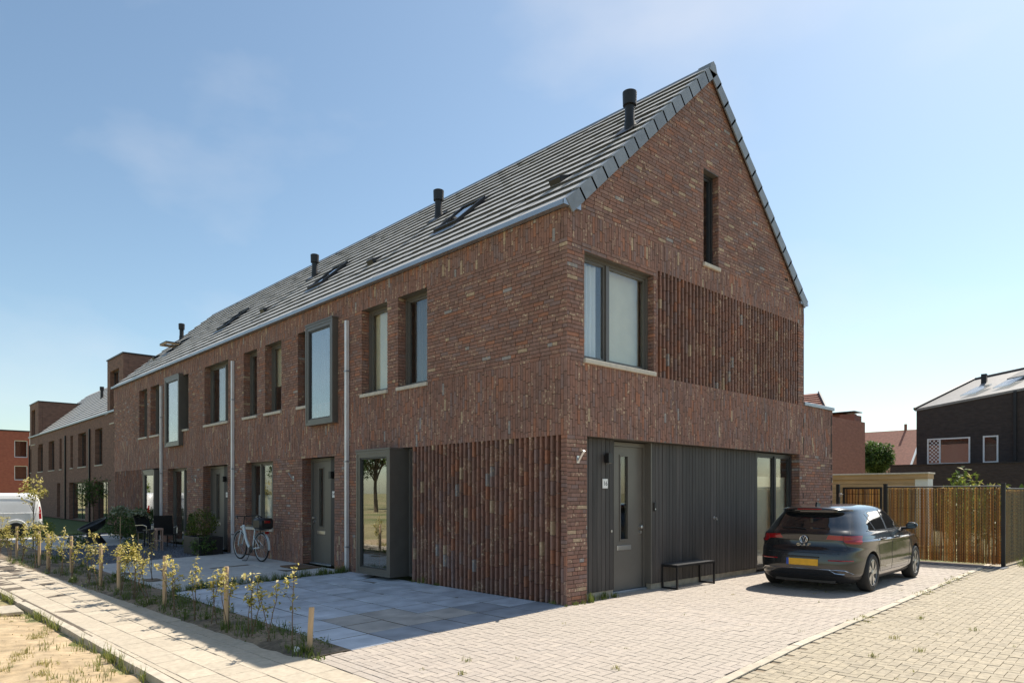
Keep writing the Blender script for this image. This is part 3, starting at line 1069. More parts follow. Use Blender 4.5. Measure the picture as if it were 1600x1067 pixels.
def roof_part(house, x_left, x_right, individual, holes=()):
    """roof deck with tile rows; holes: (x0,x1,s0,s1) left free for roof windows"""
    def in_hole(x, s):
        return any(a < x < b_ and c < s < d for (a, b_, c, d) in holes)
    mb = MB()
    xs = sorted({x_left, x_right, *[k for h_ in holes for k in h_[:2]]})
    ss = sorted({0.0, SL, *[k for h_ in holes for k in h_[2:]]})
    for i in range(len(xs) - 1):
        for j in range(len(ss) - 1):
            if in_hole((xs[i] + xs[i + 1]) / 2, (ss[j] + ss[j + 1]) / 2): continue
            q = [roof_pt(xs[i], ss[j]), roof_pt(xs[i + 1], ss[j]), roof_pt(xs[i + 1], ss[j + 1]), roof_pt(xs[i], ss[j + 1])]
            mb.add(q, [(0, 1, 2, 3)])
    # garden side slope
    mb.add([(x_left, RIDGE_Y, RIDGE_Z), (x_right, RIDGE_Y, RIDGE_Z), (x_right, 2 * RIDGE_Y - EV_Y, EV_Z), (x_left, 2 * RIDGE_Y - EV_Y, EV_Z)], [(0, 1, 2, 3)])
    roof = mb.build('roof', M['black'], house)
    off = root_origin(house)
    me = {}
    n = round((x_right - x_left) / TW)
    V, Fq, T = [], [], []
    w = (x_right - x_left) / n
    for r in range(NROW):
        for k in range(n):
            x = x_left + k * w
            if in_hole(x + w / 2, (r + 0.5) * EXPO): continue
            p = roof_pt(x + random.gauss(0, 0.0015), r * EXPO + random.gauss(0, 0.003)) + RN * random.gauss(0, 0.0022)
            t = random.random()
            if individual:
                key = int(t * 6)
                if key not in me:
                    m_ = bpy.data.meshes.new('roof_tile')
                    m_.from_pydata([tuple(np.array(q) * np.array([w / TW, 1, 1])) for q in TV], [], TF)
                    m_.materials.append(M['tile'])
                    a_ = m_.attributes.new('tint', 'FLOAT', 'FACE')
                    a_.data.foreach_set('value', np.full(len(TF), key / 6 + 0.05, dtype=np.float32))
                    me[key] = m_
                o = bpy.data.objects.new('roof_tile', me[key])
                COL.objects.link(o); o.parent = roof; o.location = p - off
            else:
                nn = len(V)
                V += [tuple(np.array(q) * np.array([w / TW, 1, 1]) + p) for q in TV]
                Fq += [tuple(i + nn for i in q) for q in TF]; T += [t] * len(TF)
    if V:
        o = link_mesh('roof_tiles', V, Fq, M['tile'], roof, True, T)
        o['kind'] = 'stuff'
    # ridge caps
    n = round((x_right - x_left) / 0.4)
    for k in range(n if individual else 1):
        mb = MB()
        w = (x_right - x_left) / (n if individual else 1)
        a, b_ = x_left + k * w, x_left + (k + 1) * w - 0.006
        pr = [(RIDGE_Y - 0.11, RIDGE_Z - 0.055), (RIDGE_Y - 0.05, RIDGE_Z + 0.03), (RIDGE_Y, RIDGE_Z + 0.065), (RIDGE_Y + 0.05, RIDGE_Z + 0.03), (RIDGE_Y + 0.11, RIDGE_Z - 0.055), (RIDGE_Y, RIDGE_Z - 0.02)]
        mb.prism(pr, a, b_, 'x', random.random())
        mb.build('ridge_tile', M['verge'], roof, tinted=True)
    # gutter
    mb = MB()
    gpr = [(-0.115, 5.845), (-0.115, 5.915), (-0.105, 5.925), (-0.095, 5.915), (-0.095, 5.862), (-0.005, 5.862), (-0.005, 5.845)]
    mb.prism(gpr, x_left + 0.001, x_right + 0.055 if x_right > -0.2 else x_right - 0.001, 'x')
    mb.build('gutter', M['zinc'], house)
    return roof


def pipe_vent(house, x, s, h=0.78):
    p = roof_pt(x, s)
    mb = MB()
    b_ = p[2] - 0.12
    mb.lathe([(0.10, 0), (0.092, 0.26), (0.083, 0.30), (0.083, h - 0.24), (0.118, h - 0.23), (0.124, h), (0.10, h + 0.015), (0.05, h + 0.02)], (p[0], p[1], b_), 20)
    v = mb.build('flue_pipe', M['blackmetal'], house, smooth=True)
    mb = MB()
    q = [roof_pt(x - 0.2, s - 0.22, 0.045), roof_pt(x + 0.2, s - 0.22, 0.045), roof_pt(x + 0.2, s + 0.2, 0.05), roof_pt(x - 0.2, s + 0.2, 0.05)]
    q2 = [k + RN * 0.012 for k in q]
    mb.add([tuple(k) for k in q + q2], BOXF)
    mb.build('flashing', M['black'], v)


def tile_vent(house, x, s):
    mb = MB()
    pr = [(s, 0.04), (s + 0.02, 0.14), (s + 0.06, 0.145), (s + 0.33, 0.04)]
    vs_ = [tuple(roof_pt(xx, a, h)) for xx in (x - 0.12, x + 0.12) for (a, h) in pr]
    mb.add(vs_, [(3, 2, 1, 0), (4, 5, 6, 7), (0, 1, 5, 4), (1, 2, 6, 5), (2, 3, 7, 6)])
    mb.build('tile_vent', M['black'], house)


def roof_window(house, x0, x1, s0, s1, opened=0.0):
    """roof window; opened tilts the sash about its middle"""
    def bar(mb, xa, xb, sa, sb, h0, h1, fn):
        c = [fn(xa, sa, h0), fn(xb, sa, h0), fn(xb, sb, h0), fn(xa, sb, h0), fn(xa, sa, h1), fn(xb, sa, h1), fn(xb, sb, h1), fn(xa, sb, h1)]
        mb.add([tuple(k) for k in c], BOXF)
    mb = MB()
    t = 0.075
    for (a, b_, c, d) in ((x0, x0 + t, s0, s1), (x1 - t, x1, s0, s1), (x0 + t, x1 - t, s0, s0 + t), (x0 + t, x1 - t, s1 - t, s1)):
        bar(mb, a, b_, c, d, 0.0, 0.07, roof_pt)
    w = mb.build('roof_window', M['blackmetal'], house)
    # apron flashing below
    mb = MB(); bar(mb, x0 - 0.08, x1 + 0.08, s0 - 0.2, s0, 0.042, 0.05, roof_pt); mb.build('flashing', M['zinc'], w)
    sm = (s0 + s1) / 2
    ca, sa_ = math.cos(opened), math.sin(opened)
    def sash(x, s, h):
        ds, hh = s - sm, h - 0.05
        return roof_pt(x, sm + ds * ca + hh * sa_, 0.05 - ds * sa_ + hh * ca)
    mb = MB()
    q = 0.02
    t2 = 0.06
    for (a, b_, c, d) in ((x0 + q, x0 + q + t2, s0 + q, s1 - q), (x1 - q - t2, x1 - q, s0 + q, s1 - q), (x0 + q + t2, x1 - q - t2, s0 + q, s0 + q + t2), (x0 + q + t2, x1 - q - t2, s1 - q - t2, s1 - q)):
        bar(mb, a, b_, c, d, 0.06, 0.105, sash)
    mb.build('sash', M['blackmetal'], w)
    mb = MB()
    for (a, b_, c, d) in ((x0 + q, x0 + q + t2, s0 + q, s1 - q), (x1 - q - t2, x1 - q, s0 + q, s1 - q), (x0 + q + t2, x1 - q - t2, s0 + q, s0 + q + t2), (x0 + q + t2, x1 - q - t2, s1 - q - t2, s1 - q)):
        bar(mb, a, b_, c, d, 0.02, 0.058, sash)
    mb.build('inner_frame', M['pine'], w)
    mb = MB(); bar(mb, x0 + q + t2, x1 - q - t2, s0 + q + t2, s1 - q - t2, 0.07, 0.08, sash); mb.build('pane', M['glass'], w)
    mb = MB(); bar(mb, x0 + t, x1 - t, s0 + t, s1 - t, -0.35, -0.34, roof_pt); mb.build('reveal_lining', M['white'], w)


def downpipe(house, x):
    mb = MB()
    mb.box(x - 0.038, x + 0.038, -0.08, -0.012, 0.0, 5.28)
    mb.build('downpipe', M['zinc_pipe'], house)
    mb = MB()
    for z in (0.5, 2.3, 4.2):
        mb.box(x - 0.05, x + 0.05, -0.089, -0.003, z, z + 0.03)
    mb.build('pipe_bracket', M['zinc'], house)


def street_front(wall, x0, x1, holes, ribs, lint, plinth=True):
    """brick zones of a street front between x0 < x1; holes in world (x0,x1,z0,z1)"""
    w = x1 - x0
    allh = [(a, b_, c, d) for (a, b_, c, d) in holes]
    rb = [(a, b_, 0, BAND0) for (a, b_) in ribs]
    zones = [(0.0, 0.72, 'v'), (0.72, BAND0, 'h'), (BAND0, BAND1, 'v'), (BAND1, TOP0, 'h'), (TOP0, EAVE, 'v')]
    for (z0, z1, md) in zones:
        wall.panel((x0, 0, z0), X_, Z_, -Y_, w, z1 - z0, md, zone_holes(allh + rb, z0, z1, x0))
    for (a, b_) in ribs:
        wall.panel((a, 0, 0), X_, Z_, -Y_, b_ - a, BAND0, 'rib')
    ch = zone_holes(allh + rb, 0, EAVE, x0)
    wall.core_rects((x0, 0, 0), X_, Z_, -Y_, w - (0.012 if x1 == 0 else 0), EAVE, ch, -0.0075)
    for (a, b_) in ribs:
        wall.core_rects((a - 0.013, 0, 0), X_, Z_, -Y_, b_ - a + 0.026, BAND0 + 0.013, [], -0.106)


def finish_wall(house, wall, lint, limit):
    wall.core.build('wall', M['mortar'], house)
    for k in range(len(lint.v) // 8):
        link_mesh('lintel', lint.v[8 * k:8 * k + 8], BOXF, M['frame'], house)
    wall.ps.build(house, 'brick', 'brickwork', M['brick'], limit)


def interior(house, x0, x1, ydep=7.9):
    mb = MB()
    mb.box(x0 + 0.12, x1 - 0.35, 0.45, ydep - 0.3, 2.75, 3.0)
    mb.box(x0 + 0.12, x1 - 0.35, 0.45, ydep - 0.3, 5.62, 5.75)
    mb.build('floor_slab', M['interior'], house)
    mb = MB()
    mb.box(x0 + 0.1, x1 - 0.35, 3.2, 3.3, 0, 5.6)
    mb.box(x0 + 0.01, x0 + 0.1, 0.4, ydep - 0.05, 0, 5.7)
    mb.build('partition', M['interior'], house)
    mb = MB()
    mb.box(x0 + 0.001, x1 - 0.001, ydep - 0.05, ydep, 0, EAVE)
    mb.build('rear_wall', M['mortar'], house)


HW = 6.18
XL = [-HW, -2 * HW, -3 * HW, -4 * HW]

# ===== corner house
H1 = thing('corner_house', 'brown brick corner house with tiled gable, ribbed brick panels and grey front door numbered 16', 'house', (-3, 4, 0), group='terraced houses of the brown brick row')
w1 = Wall(); lint = MB()
holes = [(-5.68, -4.73, BAND1, TOP0), (-4.36, -3.42, BAND1, TOP0), (-5.38, -3.87, 0, BAND0)]
street_front(w1, XL[0], 0, holes, [(-3.86, -0.105)], lint)
for (a, b_, c, d) in holes:
    reveals(w1, F_, a, b_, c, d, REV, lint)
# gable
gh = [(0.40, 2.18, 3.66, 5.30), (3.72, 4.25, 5.86, 7.60), (0.46, 7.68, 0.0, BAND0)]
GW, GE = 7.90, 9.46
ribg = (2.24, 7.62)
zz = zone_holes
P0 = np.array([0.0, 0, 0])
rbh = [(ribg[0], ribg[1], 3.61, 5.41)]
C_ = 0.0215
w1.panel((0, C_, 0), Y_, Z_, X_, GE - C_, BAND0, 'h', zz(gh, 0, 0, C_))
w1.panel((0, C_, BAND0), Y_, Z_, X_, GE - C_, 3.61 - BAND0, 'v')
w1.panel((0, C_, 3.61), Y_, Z_, X_, GW - C_, 5.41 - 3.61, 'h', zz(gh + rbh, 3.61, 0, C_))
w1.panel((0, C_, 5.41), Y_, Z_, X_, GW - C_, 5.86 - 5.41, 'v')
w1.panel((0, ribg[0], 3.61), Y_, Z_, X_, ribg[1] - ribg[0], 5.41 - 3.61, 'rib')
tri_h = RIDGE_Z - 5.86
def tri(v):
    k = (5.86 + v - EV_Z) / (RIDGE_Z - EV_Z) * (RIDGE_Y - EV_Y) + EV_Y + 0.03
    return (max(0, k), min(GW, 2 * RIDGE_Y - k))
w1.panel((0, 0, 5.86), Y_, Z_, X_, GW, tri_h - 0.05, 'h', zz(gh, 5.86, 0, 0), bounds=tri)
w1.core_rects((0, 0.03, 0), Y_, Z_, X_, GW - 0.03, 5.86, zz(gh + rbh, 0, 0, 0.03), -0.0075)
w1.core_rects((0, GW, 0), Y_, Z_, X_, GE - GW, 3.6, [], -0.0075)
w1.core_rects((0, ribg[0] - 0.013, 3.597), Y_, Z_, X_, ribg[1] - ribg[0] + 0.026, 5.41 - 3.61 + 0.026, [], -0.106)
# gable triangle backing around the slit window
sl = (gh[1][0] - 0.012, gh[1][1] + 0.012, gh[1][2], gh[1][3] + 0.012)
for (pa) in (((0.0, 5.86), (sl[0], 5.86), (sl[0], 9.30), (0.02, 5.93)), ((sl[1], 5.86), (GW, 5.86), (GW - 0.02, 5.93), (sl[1], 9.24)), ((sl[0], sl[3]), (sl[1], sl[3]), (sl[1], 9.24), (RIDGE_Y, 9.50), (sl[0], 9.30))):
    n = len(pa)
    w1.core.add([(-0.0075, q[0], q[1]) for q in pa] + [(-0.06, q[0], q[1]) for q in pa],
                [tuple(range(n)), tuple(range(2 * n - 1, n - 1, -1))] + [(i, n + i, n + (i + 1) % n, (i + 1) % n) for i in range(n)])
for (a, b_, c, d) in gh[:2]:
    reveals(w1, G_, a, b_, c, d, 0.2, lint)
# pier sides at the timber recess
w1.panel((0, 0.46, 0), -X_, Z_, Y_, 0.3, BAND0, 'h', front=0, depth=0.02, jit=0.001)
w1.panel((0, 7.68, 0), -X_, Z_, -Y_, 0.3, BAND0, 'h', front=0, depth=0.02, jit=0.001)
lint.box(-0.45, -0.004, 0.462, 7.678, BAND0, BAND0 + 0.02)
finish_wall(H1, w1, lint, 300)
interior(H1, XL[0], 0.0)
mb = MB(); mb.box(XL[0], -0.06, GW, GE, 3.3, 3.5); mb.box(XL[0], 0, GE - 0.1, GE - 0.02, 0, 3.5); mb.build('extension_roof', M['mortar'], H1)
mb = MB(); mb.bbox(-0.30, 0.035, GW - 0.005, GE + 0.04, 3.612, 3.69, 0.006); mb.build('coping', M['zinc'], H1)
window(H1, F_, -5.68, -4.73, BAND1, TOP0, cover=[('blind', 0.06, 0.95, 0.02, 0.98, 0.04)])
window(H1, F_, -4.36, -3.42, BAND1, TOP0, cover=[('dcurtain', 0.05, 0.7, 0.0, 1.0, 0.12), ('curtain', 0.75, 0.95, 0.0, 0.55, 0.08)])
bay(H1, F_, -5.40, -4.19, 0.06, 2.47)
window(H1, F_, -4.18, -3.87, 0.06, 2.50, rev=0.2, sill=False, fmat='frame')
window(H1, G_, 0.40, 2.18, 3.66, 5.30, rev=0.2, splits=(1.10,), cover=[('curtain', 0.02, 0.30, 0, 0.95, 0.05), ('blind', 0.42, 0.99, 0, 1, 0.10)])
window(H1, G_, 3.72, 4.25, 5.86, 7.60, rev=0.2, cover=[('dcurtain', 0, 1, 0, 1, 0.15)], fmat='darkframe')
TD = 0.17
planks(H1, G_, 0.465, 1.30, 0.10, BAND0 - 0.004, TD)
planks(H1, G_, 2.335, 6.02, 0.10, BAND0 - 0.004, TD)
front_door(H1, G_, 1.305, 2.33, BAND0 - 0.02, TD + 0.16)
mb = MB(G_); mb.box(2.31, 2.335, TD - 0.018, TD + 0.12, 0.1, BAND0 - 0.004); mb.box(1.30, 1.3045, TD - 0.018, TD + 0.12, 0.1, BAND0 - 0.004); mb.build('door_lining', M['door'], H1)
mb = MB(G_); mb.box(0.47, 1.30, TD + 0.001, TD + 0.1, -0.03, 0.095); mb.box(2.335, 6.02, TD + 0.001, TD + 0.1, -0.03, 0.095); mb.build('base_board', M['concrete'], H1)
window(H1, G_, 6.03, 7.66, 0.05, BAND0 - 0.02, rev=TD + 0.08, splits=(6.88,), sill=False, cover=[('blind', 0.02, 0.98, 0.0, 0.8, 0.05)], fmat='darkframe')
wall_lamp(H1, G_, 1.10, 2.20, TD - 0.018)
number_plate(H1, G_, 1.07, 1.80, TD - 0.018, '16', 0.13, 0.15)
flag_holder(H1, G_, 0.25, 2.17)
mb = MB(G_); mb.bbox(2.38, 2.425, TD - 0.045, TD - 0.018, 1.34, 1.49, 0.005); bell = mb.build('video_doorbell', M['black'], H1)
mb = MB(G_); mb.lathe([(0.014, -0.004), (0.014, 0)], (2.402, TD - 0.045, 1.375), 14, 'y'); mb.build('bell_button', M['steel'], bell)
mb = MB(G_); mb.lathe([(0.02, -0.01), (0.02, 0)], (1.235, TD - 0.018, 1.04), 14, 'y'); mb.build('key_box', M['steel'], H1)
mb = MB(G_); mb.tube([(4.35, TD - 0.018, 1.18), (4.35, TD - 0.07, 1.18), (4.37, TD - 0.07, 1.14)], 0.013, 8); mb.lathe([(0.03, -0.006), (0.03, 0)], (4.35, TD - 0.018, 1.18), 12, 'y'); mb.build('garden_tap', M['steel'], H1, smooth=True)
RH1 = [(-4.75, -3.97, 1.62, 2.72)]
roof1 = roof_part(H1, XL[0], -0.02, True, RH1)
roof_window(H1, -4.75, -3.97, 1.62, 2.72, 0.0)
pipe_vent(H1, -0.52, 3.02)
pipe_vent(H1, -6.10, 3.15)
tile_vent(H1, -0.93, 1.12)
# verge tiles, both slopes
def verge(x0, slope):
    for r in range(NROW):
        mb = MB()
        def P(x, s, h):
            q = roof_pt(x, s, h)
            if slope < 0: q = np.array([q[0], 2 * RIDGE_Y - q[1], q[2]])
            return tuple(q)
        s0, s1 = r * EXPO - 0.01, (r + 1) * EXPO + 0.03
        v = [P(x0 - 0.1, s0, 0.052), P(x0 + 0.045, s0, 0.052), P(x0 + 0.045, s1, 0.026), P(x0 - 0.1, s1, 0.026),
             P(x0 + 0.045, s0, -0.17), P(x0 + 0.045, s1, -0.17), P(x0 + 0.02, s0, -0.17), P(x0 + 0.02, s1, -0.17),
             P(x0 + 0.02, s0, 0.03), P(x0 + 0.02, s1, 0.006), P(x0 - 0.1, s0, 0.03), P(x0 - 0.1, s1, 0.006)]
        f = [(0, 1, 2, 3), (1, 4, 5, 2), (4, 6, 7, 5), (6, 8, 9, 7), (8, 10, 11, 9), (10, 0, 3, 11), (0, 10, 8, 1), (1, 8, 6, 4), (3, 2, 9, 11), (2, 5, 7, 9)]
        mb.add(v, f, random.random())
        mb.build('verge_tile', M['verge'], roof1, tinted=True)
verge(0.02, 1)
verge(0.02, -1)
mb = MB()
mb.prism([(RIDGE_Y - 0.13, RIDGE_Z - 0.11), (RIDGE_Y - 0.075, RIDGE_Z + 0.035), (RIDGE_Y, RIDGE_Z + 0.085), (RIDGE_Y + 0.075, RIDGE_Z + 0.035), (RIDGE_Y + 0.13, RIDGE_Z - 0.11)], -0.2, 0.075, 'x', 0.6)
mb.build('ridge_end_cap', M['verge'], roof1, tinted=True)
mb = MB(); mb.box(-0.1, 0.058, -0.118, 0.26, 5.842, 5.85); mb.box(0.052, 0.058, -0.118, 0.26, 5.85, 5.925); mb.build('gutter_end', M['zinc'], H1)
mb = MB(); mb.box(-0.1, 0.055, GW - 0.25, GW + 0.1, 5.842, 5.90); mb.build('gutter_end', M['zinc'], H1)
downpipe(H1, XL[0] - 0.02)

# ===== second house
H2 = thing('terraced_house', 'second brown brick terraced house, white bicycle under its ground floor window', 'house', (-9.3, 4, 0), group='terraced houses of the brown brick row')
w2 = Wall(); lint = MB()
holes = [(-11.70, -10.84, BAND1, TOP0), (-10.35, -9.41, BAND1, TOP0), (-8.54, -6.66, BAND1, TOP0), (-8.32, -6.80, 0, 2.47), (-11.60, -9.87, 0.74, 2.46)]
# first-floor bay keeps the wall solid behind its right part
street_front(w2, XL[1], XL[0], holes, [], lint)
for (a, b_, c, d) in holes:
    reveals(w2, F_, a, b_, c, d, REV, lint)
finish_wall(H2, w2, lint, 0)
interior(H2, XL[1], XL[0])
window(H2, F_, -11.70, -10.84, BAND1, TOP0, cover=[('dcurtain', 0, 1, 0, 1, 0.2)])
window(H2, F_, -10.35, -9.41, BAND1, TOP0, cover=[('blind', 0.0, 1.0, 0.42, 1, 0.05)])
window(H2, F_, -8.54, -7.89, BAND1, TOP0, cover=[('dcurtain', 0, 1, 0, 1, 0.2)])
bay(H2, F_, -7.88, -6.65, 3.17, 5.42, 0.14)
window(H2, F_, -11.60, -9.87, 0.74, 2.46, splits=(-11.0, -10.3), cover=[('curtain', 0.05, 0.6, 0, 0.5, 0.08), ('dcurtain', 0, 1, 0, 1, 0.3)])
front_door(H2, F_, -8.31, -7.30, 2.45, REV + 0.02, hinge='r')
planks(H2, F_, -7.29, -6.81, 0.03, 2.45, REV - 0.06)
wall_lamp(H2, F_, -7.16, 2.05, REV - 0.078)
number_plate(H2, F_, -7.14, 1.62, REV - 0.078, '14', 0.12, 0.14)
flag_holder(H2, F_, -8.75, 2.02)
roof_part(H2, XL[1], XL[0], True, [(-10.3, -9.52, 1.62, 2.72)])
roof_window(H2, -10.3, -9.52, 1.62, 2.72, 0.0)
pipe_vent(H2, -12.2, 3.2)
tile_vent(H2, -6.85, 1.35)
downpipe(H2, XL[1] + 0.02)

# ===== third house
H3 = thing('terraced_house', 'third brown brick terraced house behind the dark garden chairs', 'house', (-15.4, 4, 0), group='terraced houses of the brown brick row')
w3 = Wall(); lint = MB()
holes = [(-14.60, -12.77, BAND1, TOP0), (-17.85, -15.98, BAND1, TOP0), (-18.0, -16.13, 0, 2.46), (-14.73, -12.81, 0, 2.46)]
street_front(w3, XL[2], XL[1], holes, [], lint)
for (a, b_, c, d) in holes:
    reveals(w3, F_, a, b_, c, d, REV, lint)
finish_wall(H3, w3, lint, 0)
interior(H3, XL[2], XL[1])
window(H3, F_, -14.60, -12.77, BAND1, TOP0, splits=(-13.4,), cover=[('dcurtain', 0, 1, 0, 1, 0.2)])
window(H3, F_, -16.46, -15.98, BAND1, TOP0, cover=[('dcurtain', 0, 1, 0, 1, 0.2)])
bay(H3, F_, -17.86, -16.47, 3.17, 5.42, 0.14)
window(H3, F_, -18.0, -16.13, 0.03, 2.46, splits=(-16.9,), sill=False, cover=[('dcurtain', 0, 1, 0, 1, 0.2)])
front_door(H3, F_, -14.72, -13.55, 2.44, REV + 0.02, hinge='r')
planks(H3, F_, -13.54, -12.82, 0.03, 2.44, REV - 0.06)
wall_lamp(H3, F_, -13.4, 2.05, REV - 0.078)
number_plate(H3, F_, -13.3, 1.6, REV - 0.078, '12', 0.12, 0.14)
flag_holder(H3, F_, -15.35, 2.05)
roof_part(H3, XL[2], XL[1], False, [(-16.7, -15.9, 1.62, 2.72)])
roof_window(H3, -16.7, -15.9, 1.62, 2.72, 0.0)
tile_vent(H3, -12.65, 1.35)
downpipe(H3, XL[2] - 0.0)

# ===== fourth house
H4 = thing('terraced_house', 'fourth brown brick terraced house at the far end, its roof window tilted open', 'house', (-21.6, 4, 0), group='terraced houses of the brown brick row')
w4 = Wall(); lint = MB()
holes = [(-21.23, -20.26, BAND1, TOP0), (-19.88, -18.88, BAND1, TOP0), (-20.78, -18.9, 0, BAND0)]
street_front(w4, XL[3], XL[2], holes, [(-24.6, -20.8)], lint)
for (a, b_, c, d) in holes:
    reveals(w4, F_, a, b_, c, d, REV, lint)
finish_wall(H4, w4, lint, 0)
interior(H4, XL[3], XL[2])
window(H4, F_, -21.23, -20.26, BAND1, TOP0, cover=[('dcurtain', 0, 1, 0, 1, 0.2)])
window(H4, F_, -19.88, -18.88, BAND1, TOP0, cover=[('dcurtain', 0, 1, 0, 1, 0.2)])
bay(H4, F_, -20.05, -18.78, 0.06, 2.42, 0.2)
window(H4, F_, -20.78, -20.06, 0.06, BAND0, rev=0.2, sill=False)
roof_part(H4, XL[3], XL[2], False, [(-22.3, -21.5, 1.62, 2.72)])
roof_window(H4, -22.3, -21.5, 1.62, 2.72, 0.75)
pipe_vent(H4, -24.1, 3.3)
tile_vent(H4, -23.4, 1.6)
mb = MB(); mb.box(XL[3] - 0.01, XL[3] + 0.05, 0.0, 7.9, 0, EAVE); mb.prism([(-0.02, EAVE), (7.9, EAVE), (RIDGE_Y, RIDGE_Z - 0.03)], XL[3] - 0.01, XL[3] + 0.05, 'x'); mb.build('end_wall', M['mortar'], H4)

# ---------------------------------------------------------------- buildings farther off
FARB = [(0, (0.115, 0.058, 0.042)), (1, (0.12, 0.06, 0.045))]
def far_brick(name, c1, c2, scale=1.0):
    """brick too far off to pick apart: courses and firing colours as fine procedural texture"""
    m, nt, N, L, b = nodes_of(name)
    geo = N.new('ShaderNodeNewGeometry')
    n1 = N.new('ShaderNodeTexNoise'); n1.inputs['Scale'].default_value = 4.5 * scale; n1.inputs['Detail'].default_value = 6
    mp = N.new('ShaderNodeMapping'); mp.inputs['Scale'].default_value = (1, 1, 3.2)
    L.new(geo.outputs['Position'], mp.inputs['Vector']); L.new(mp.outputs['Vector'], n1.inputs['Vector'])
    rp = N.new('ShaderNodeValToRGB'); e = rp.color_ramp.elements
    e[0].position, e[0].color, e[1].position, e[1].color = 0.3, (*c1, 1), 0.72, (*c2, 1)
    L.new(n1.outputs['Fac'], rp.inputs['Fac']); L.new(rp.outputs['Color'], b.inputs['Base Color'])
    b.inputs['Roughness'].default_value = 0.85
    bp = N.new('ShaderNodeBump'); bp.inputs['Strength'].default_value = 0.3; bp.inputs['Distance'].default_value = 0.02
    L.new(n1.outputs['Fac'], bp.inputs['Height']); L.new(bp.outputs['Normal'], b.inputs['Normal'])
    return m


M['fb_brown'] = far_brick('far_brown_brick', (0.15, 0.082, 0.060), (0.27, 0.145, 0.100))
M['fb_red'] = far_brick('far_red_brick', (0.27, 0.080, 0.052), (0.38, 0.12, 0.075))
M['fb_black'] = far_brick('far_black_brick', (0.036, 0.028, 0.026), (0.062, 0.048, 0.043))
M['fb_rose'] = far_brick('far_rose_brick', (0.20, 0.085, 0.062), (0.28, 0.125, 0.09))
M['redtile'] = mat('red_roof_tile', (0.30, 0.115, 0.07), 0.6, var=0.25, vscale=5)
M['palegrey_tile'] = mat('pale_roof_tile', (0.24, 0.225, 0.21), 0.45, var=0.15, vscale=6)
M['skyglass'] = glass_mat('far_window_glass', (0.80, 0.82, 0.82), 0.12)


def wall_with_holes(house, xf, u0, u1, z0, z1, holes, mt, d=0.0, th=0.3, name='wall'):
    us = sorted({u0, u1, *[k for h in holes for k in h[:2]]})
    zs = sorted({z0, z1, *[k for h in holes for k in h[2:]]})
    mb = MB(xf)
    # strips are built per column so that neighbours meet edge to edge
    for i in range(len(us) - 1):
        um = (us[i] + us[i + 1]) / 2
        run = None
        for j in range(len(zs) - 1):
            zm = (zs[j] + zs[j + 1]) / 2
            hole = any(h[0] < um < h[1] and h[2] < zm < h[3] for h in holes)
            if hole:
                if run is not None: mb.box(us[i], us[i + 1], d, d + th, run, zs[j]); run = None
            elif run is None:
                run = zs[j]
        if run is not None: mb.box(us[i], us[i + 1], d, d + th, run, zs[-1])
    return mb.build(name, mt, house)


def far_window(house, xf, a, b_, c, d, fm='darkframe', rec=0.15, split=None, base=0.0, gm='skyglass', sill=True, room='black'):
    mb = MB(xf)
    t = 0.07
    y0, y1 = base + rec, base + rec + 0.06
    mb.box(a, a + t, y0, y1, c, d); mb.box(b_ - t, b_, y0, y1, c, d); mb.box(a + t, b_ - t, y0, y1, c, c + t); mb.box(a + t, b_ - t, y0, y1, d - t, d)
    if split: mb.box(split - t / 2, split + t / 2, y0, y1, c + t, d - t)
    w = mb.build('window', M[fm], house)
    pm = MB(xf); pm.box(a + t, b_ - t, y0 + 0.02, y0 + 0.03, c + t, d - t); pm.build('pane', M[gm], w)
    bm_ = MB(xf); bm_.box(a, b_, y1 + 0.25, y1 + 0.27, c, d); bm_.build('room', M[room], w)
    if sill:
        sm = MB(xf); sm.box(a - 0.03, b_ + 0.03, base - 0.04, base + rec, c - 0.06, c); sm.build('sill', M['sill'], w)
    return w


def shift(dx, dy, rot=False):
    if rot: return lambda p: (dx - p[1], dy + p[0], p[2])
    return lambda p: (dx + p[0], dy + p[1], p[2])


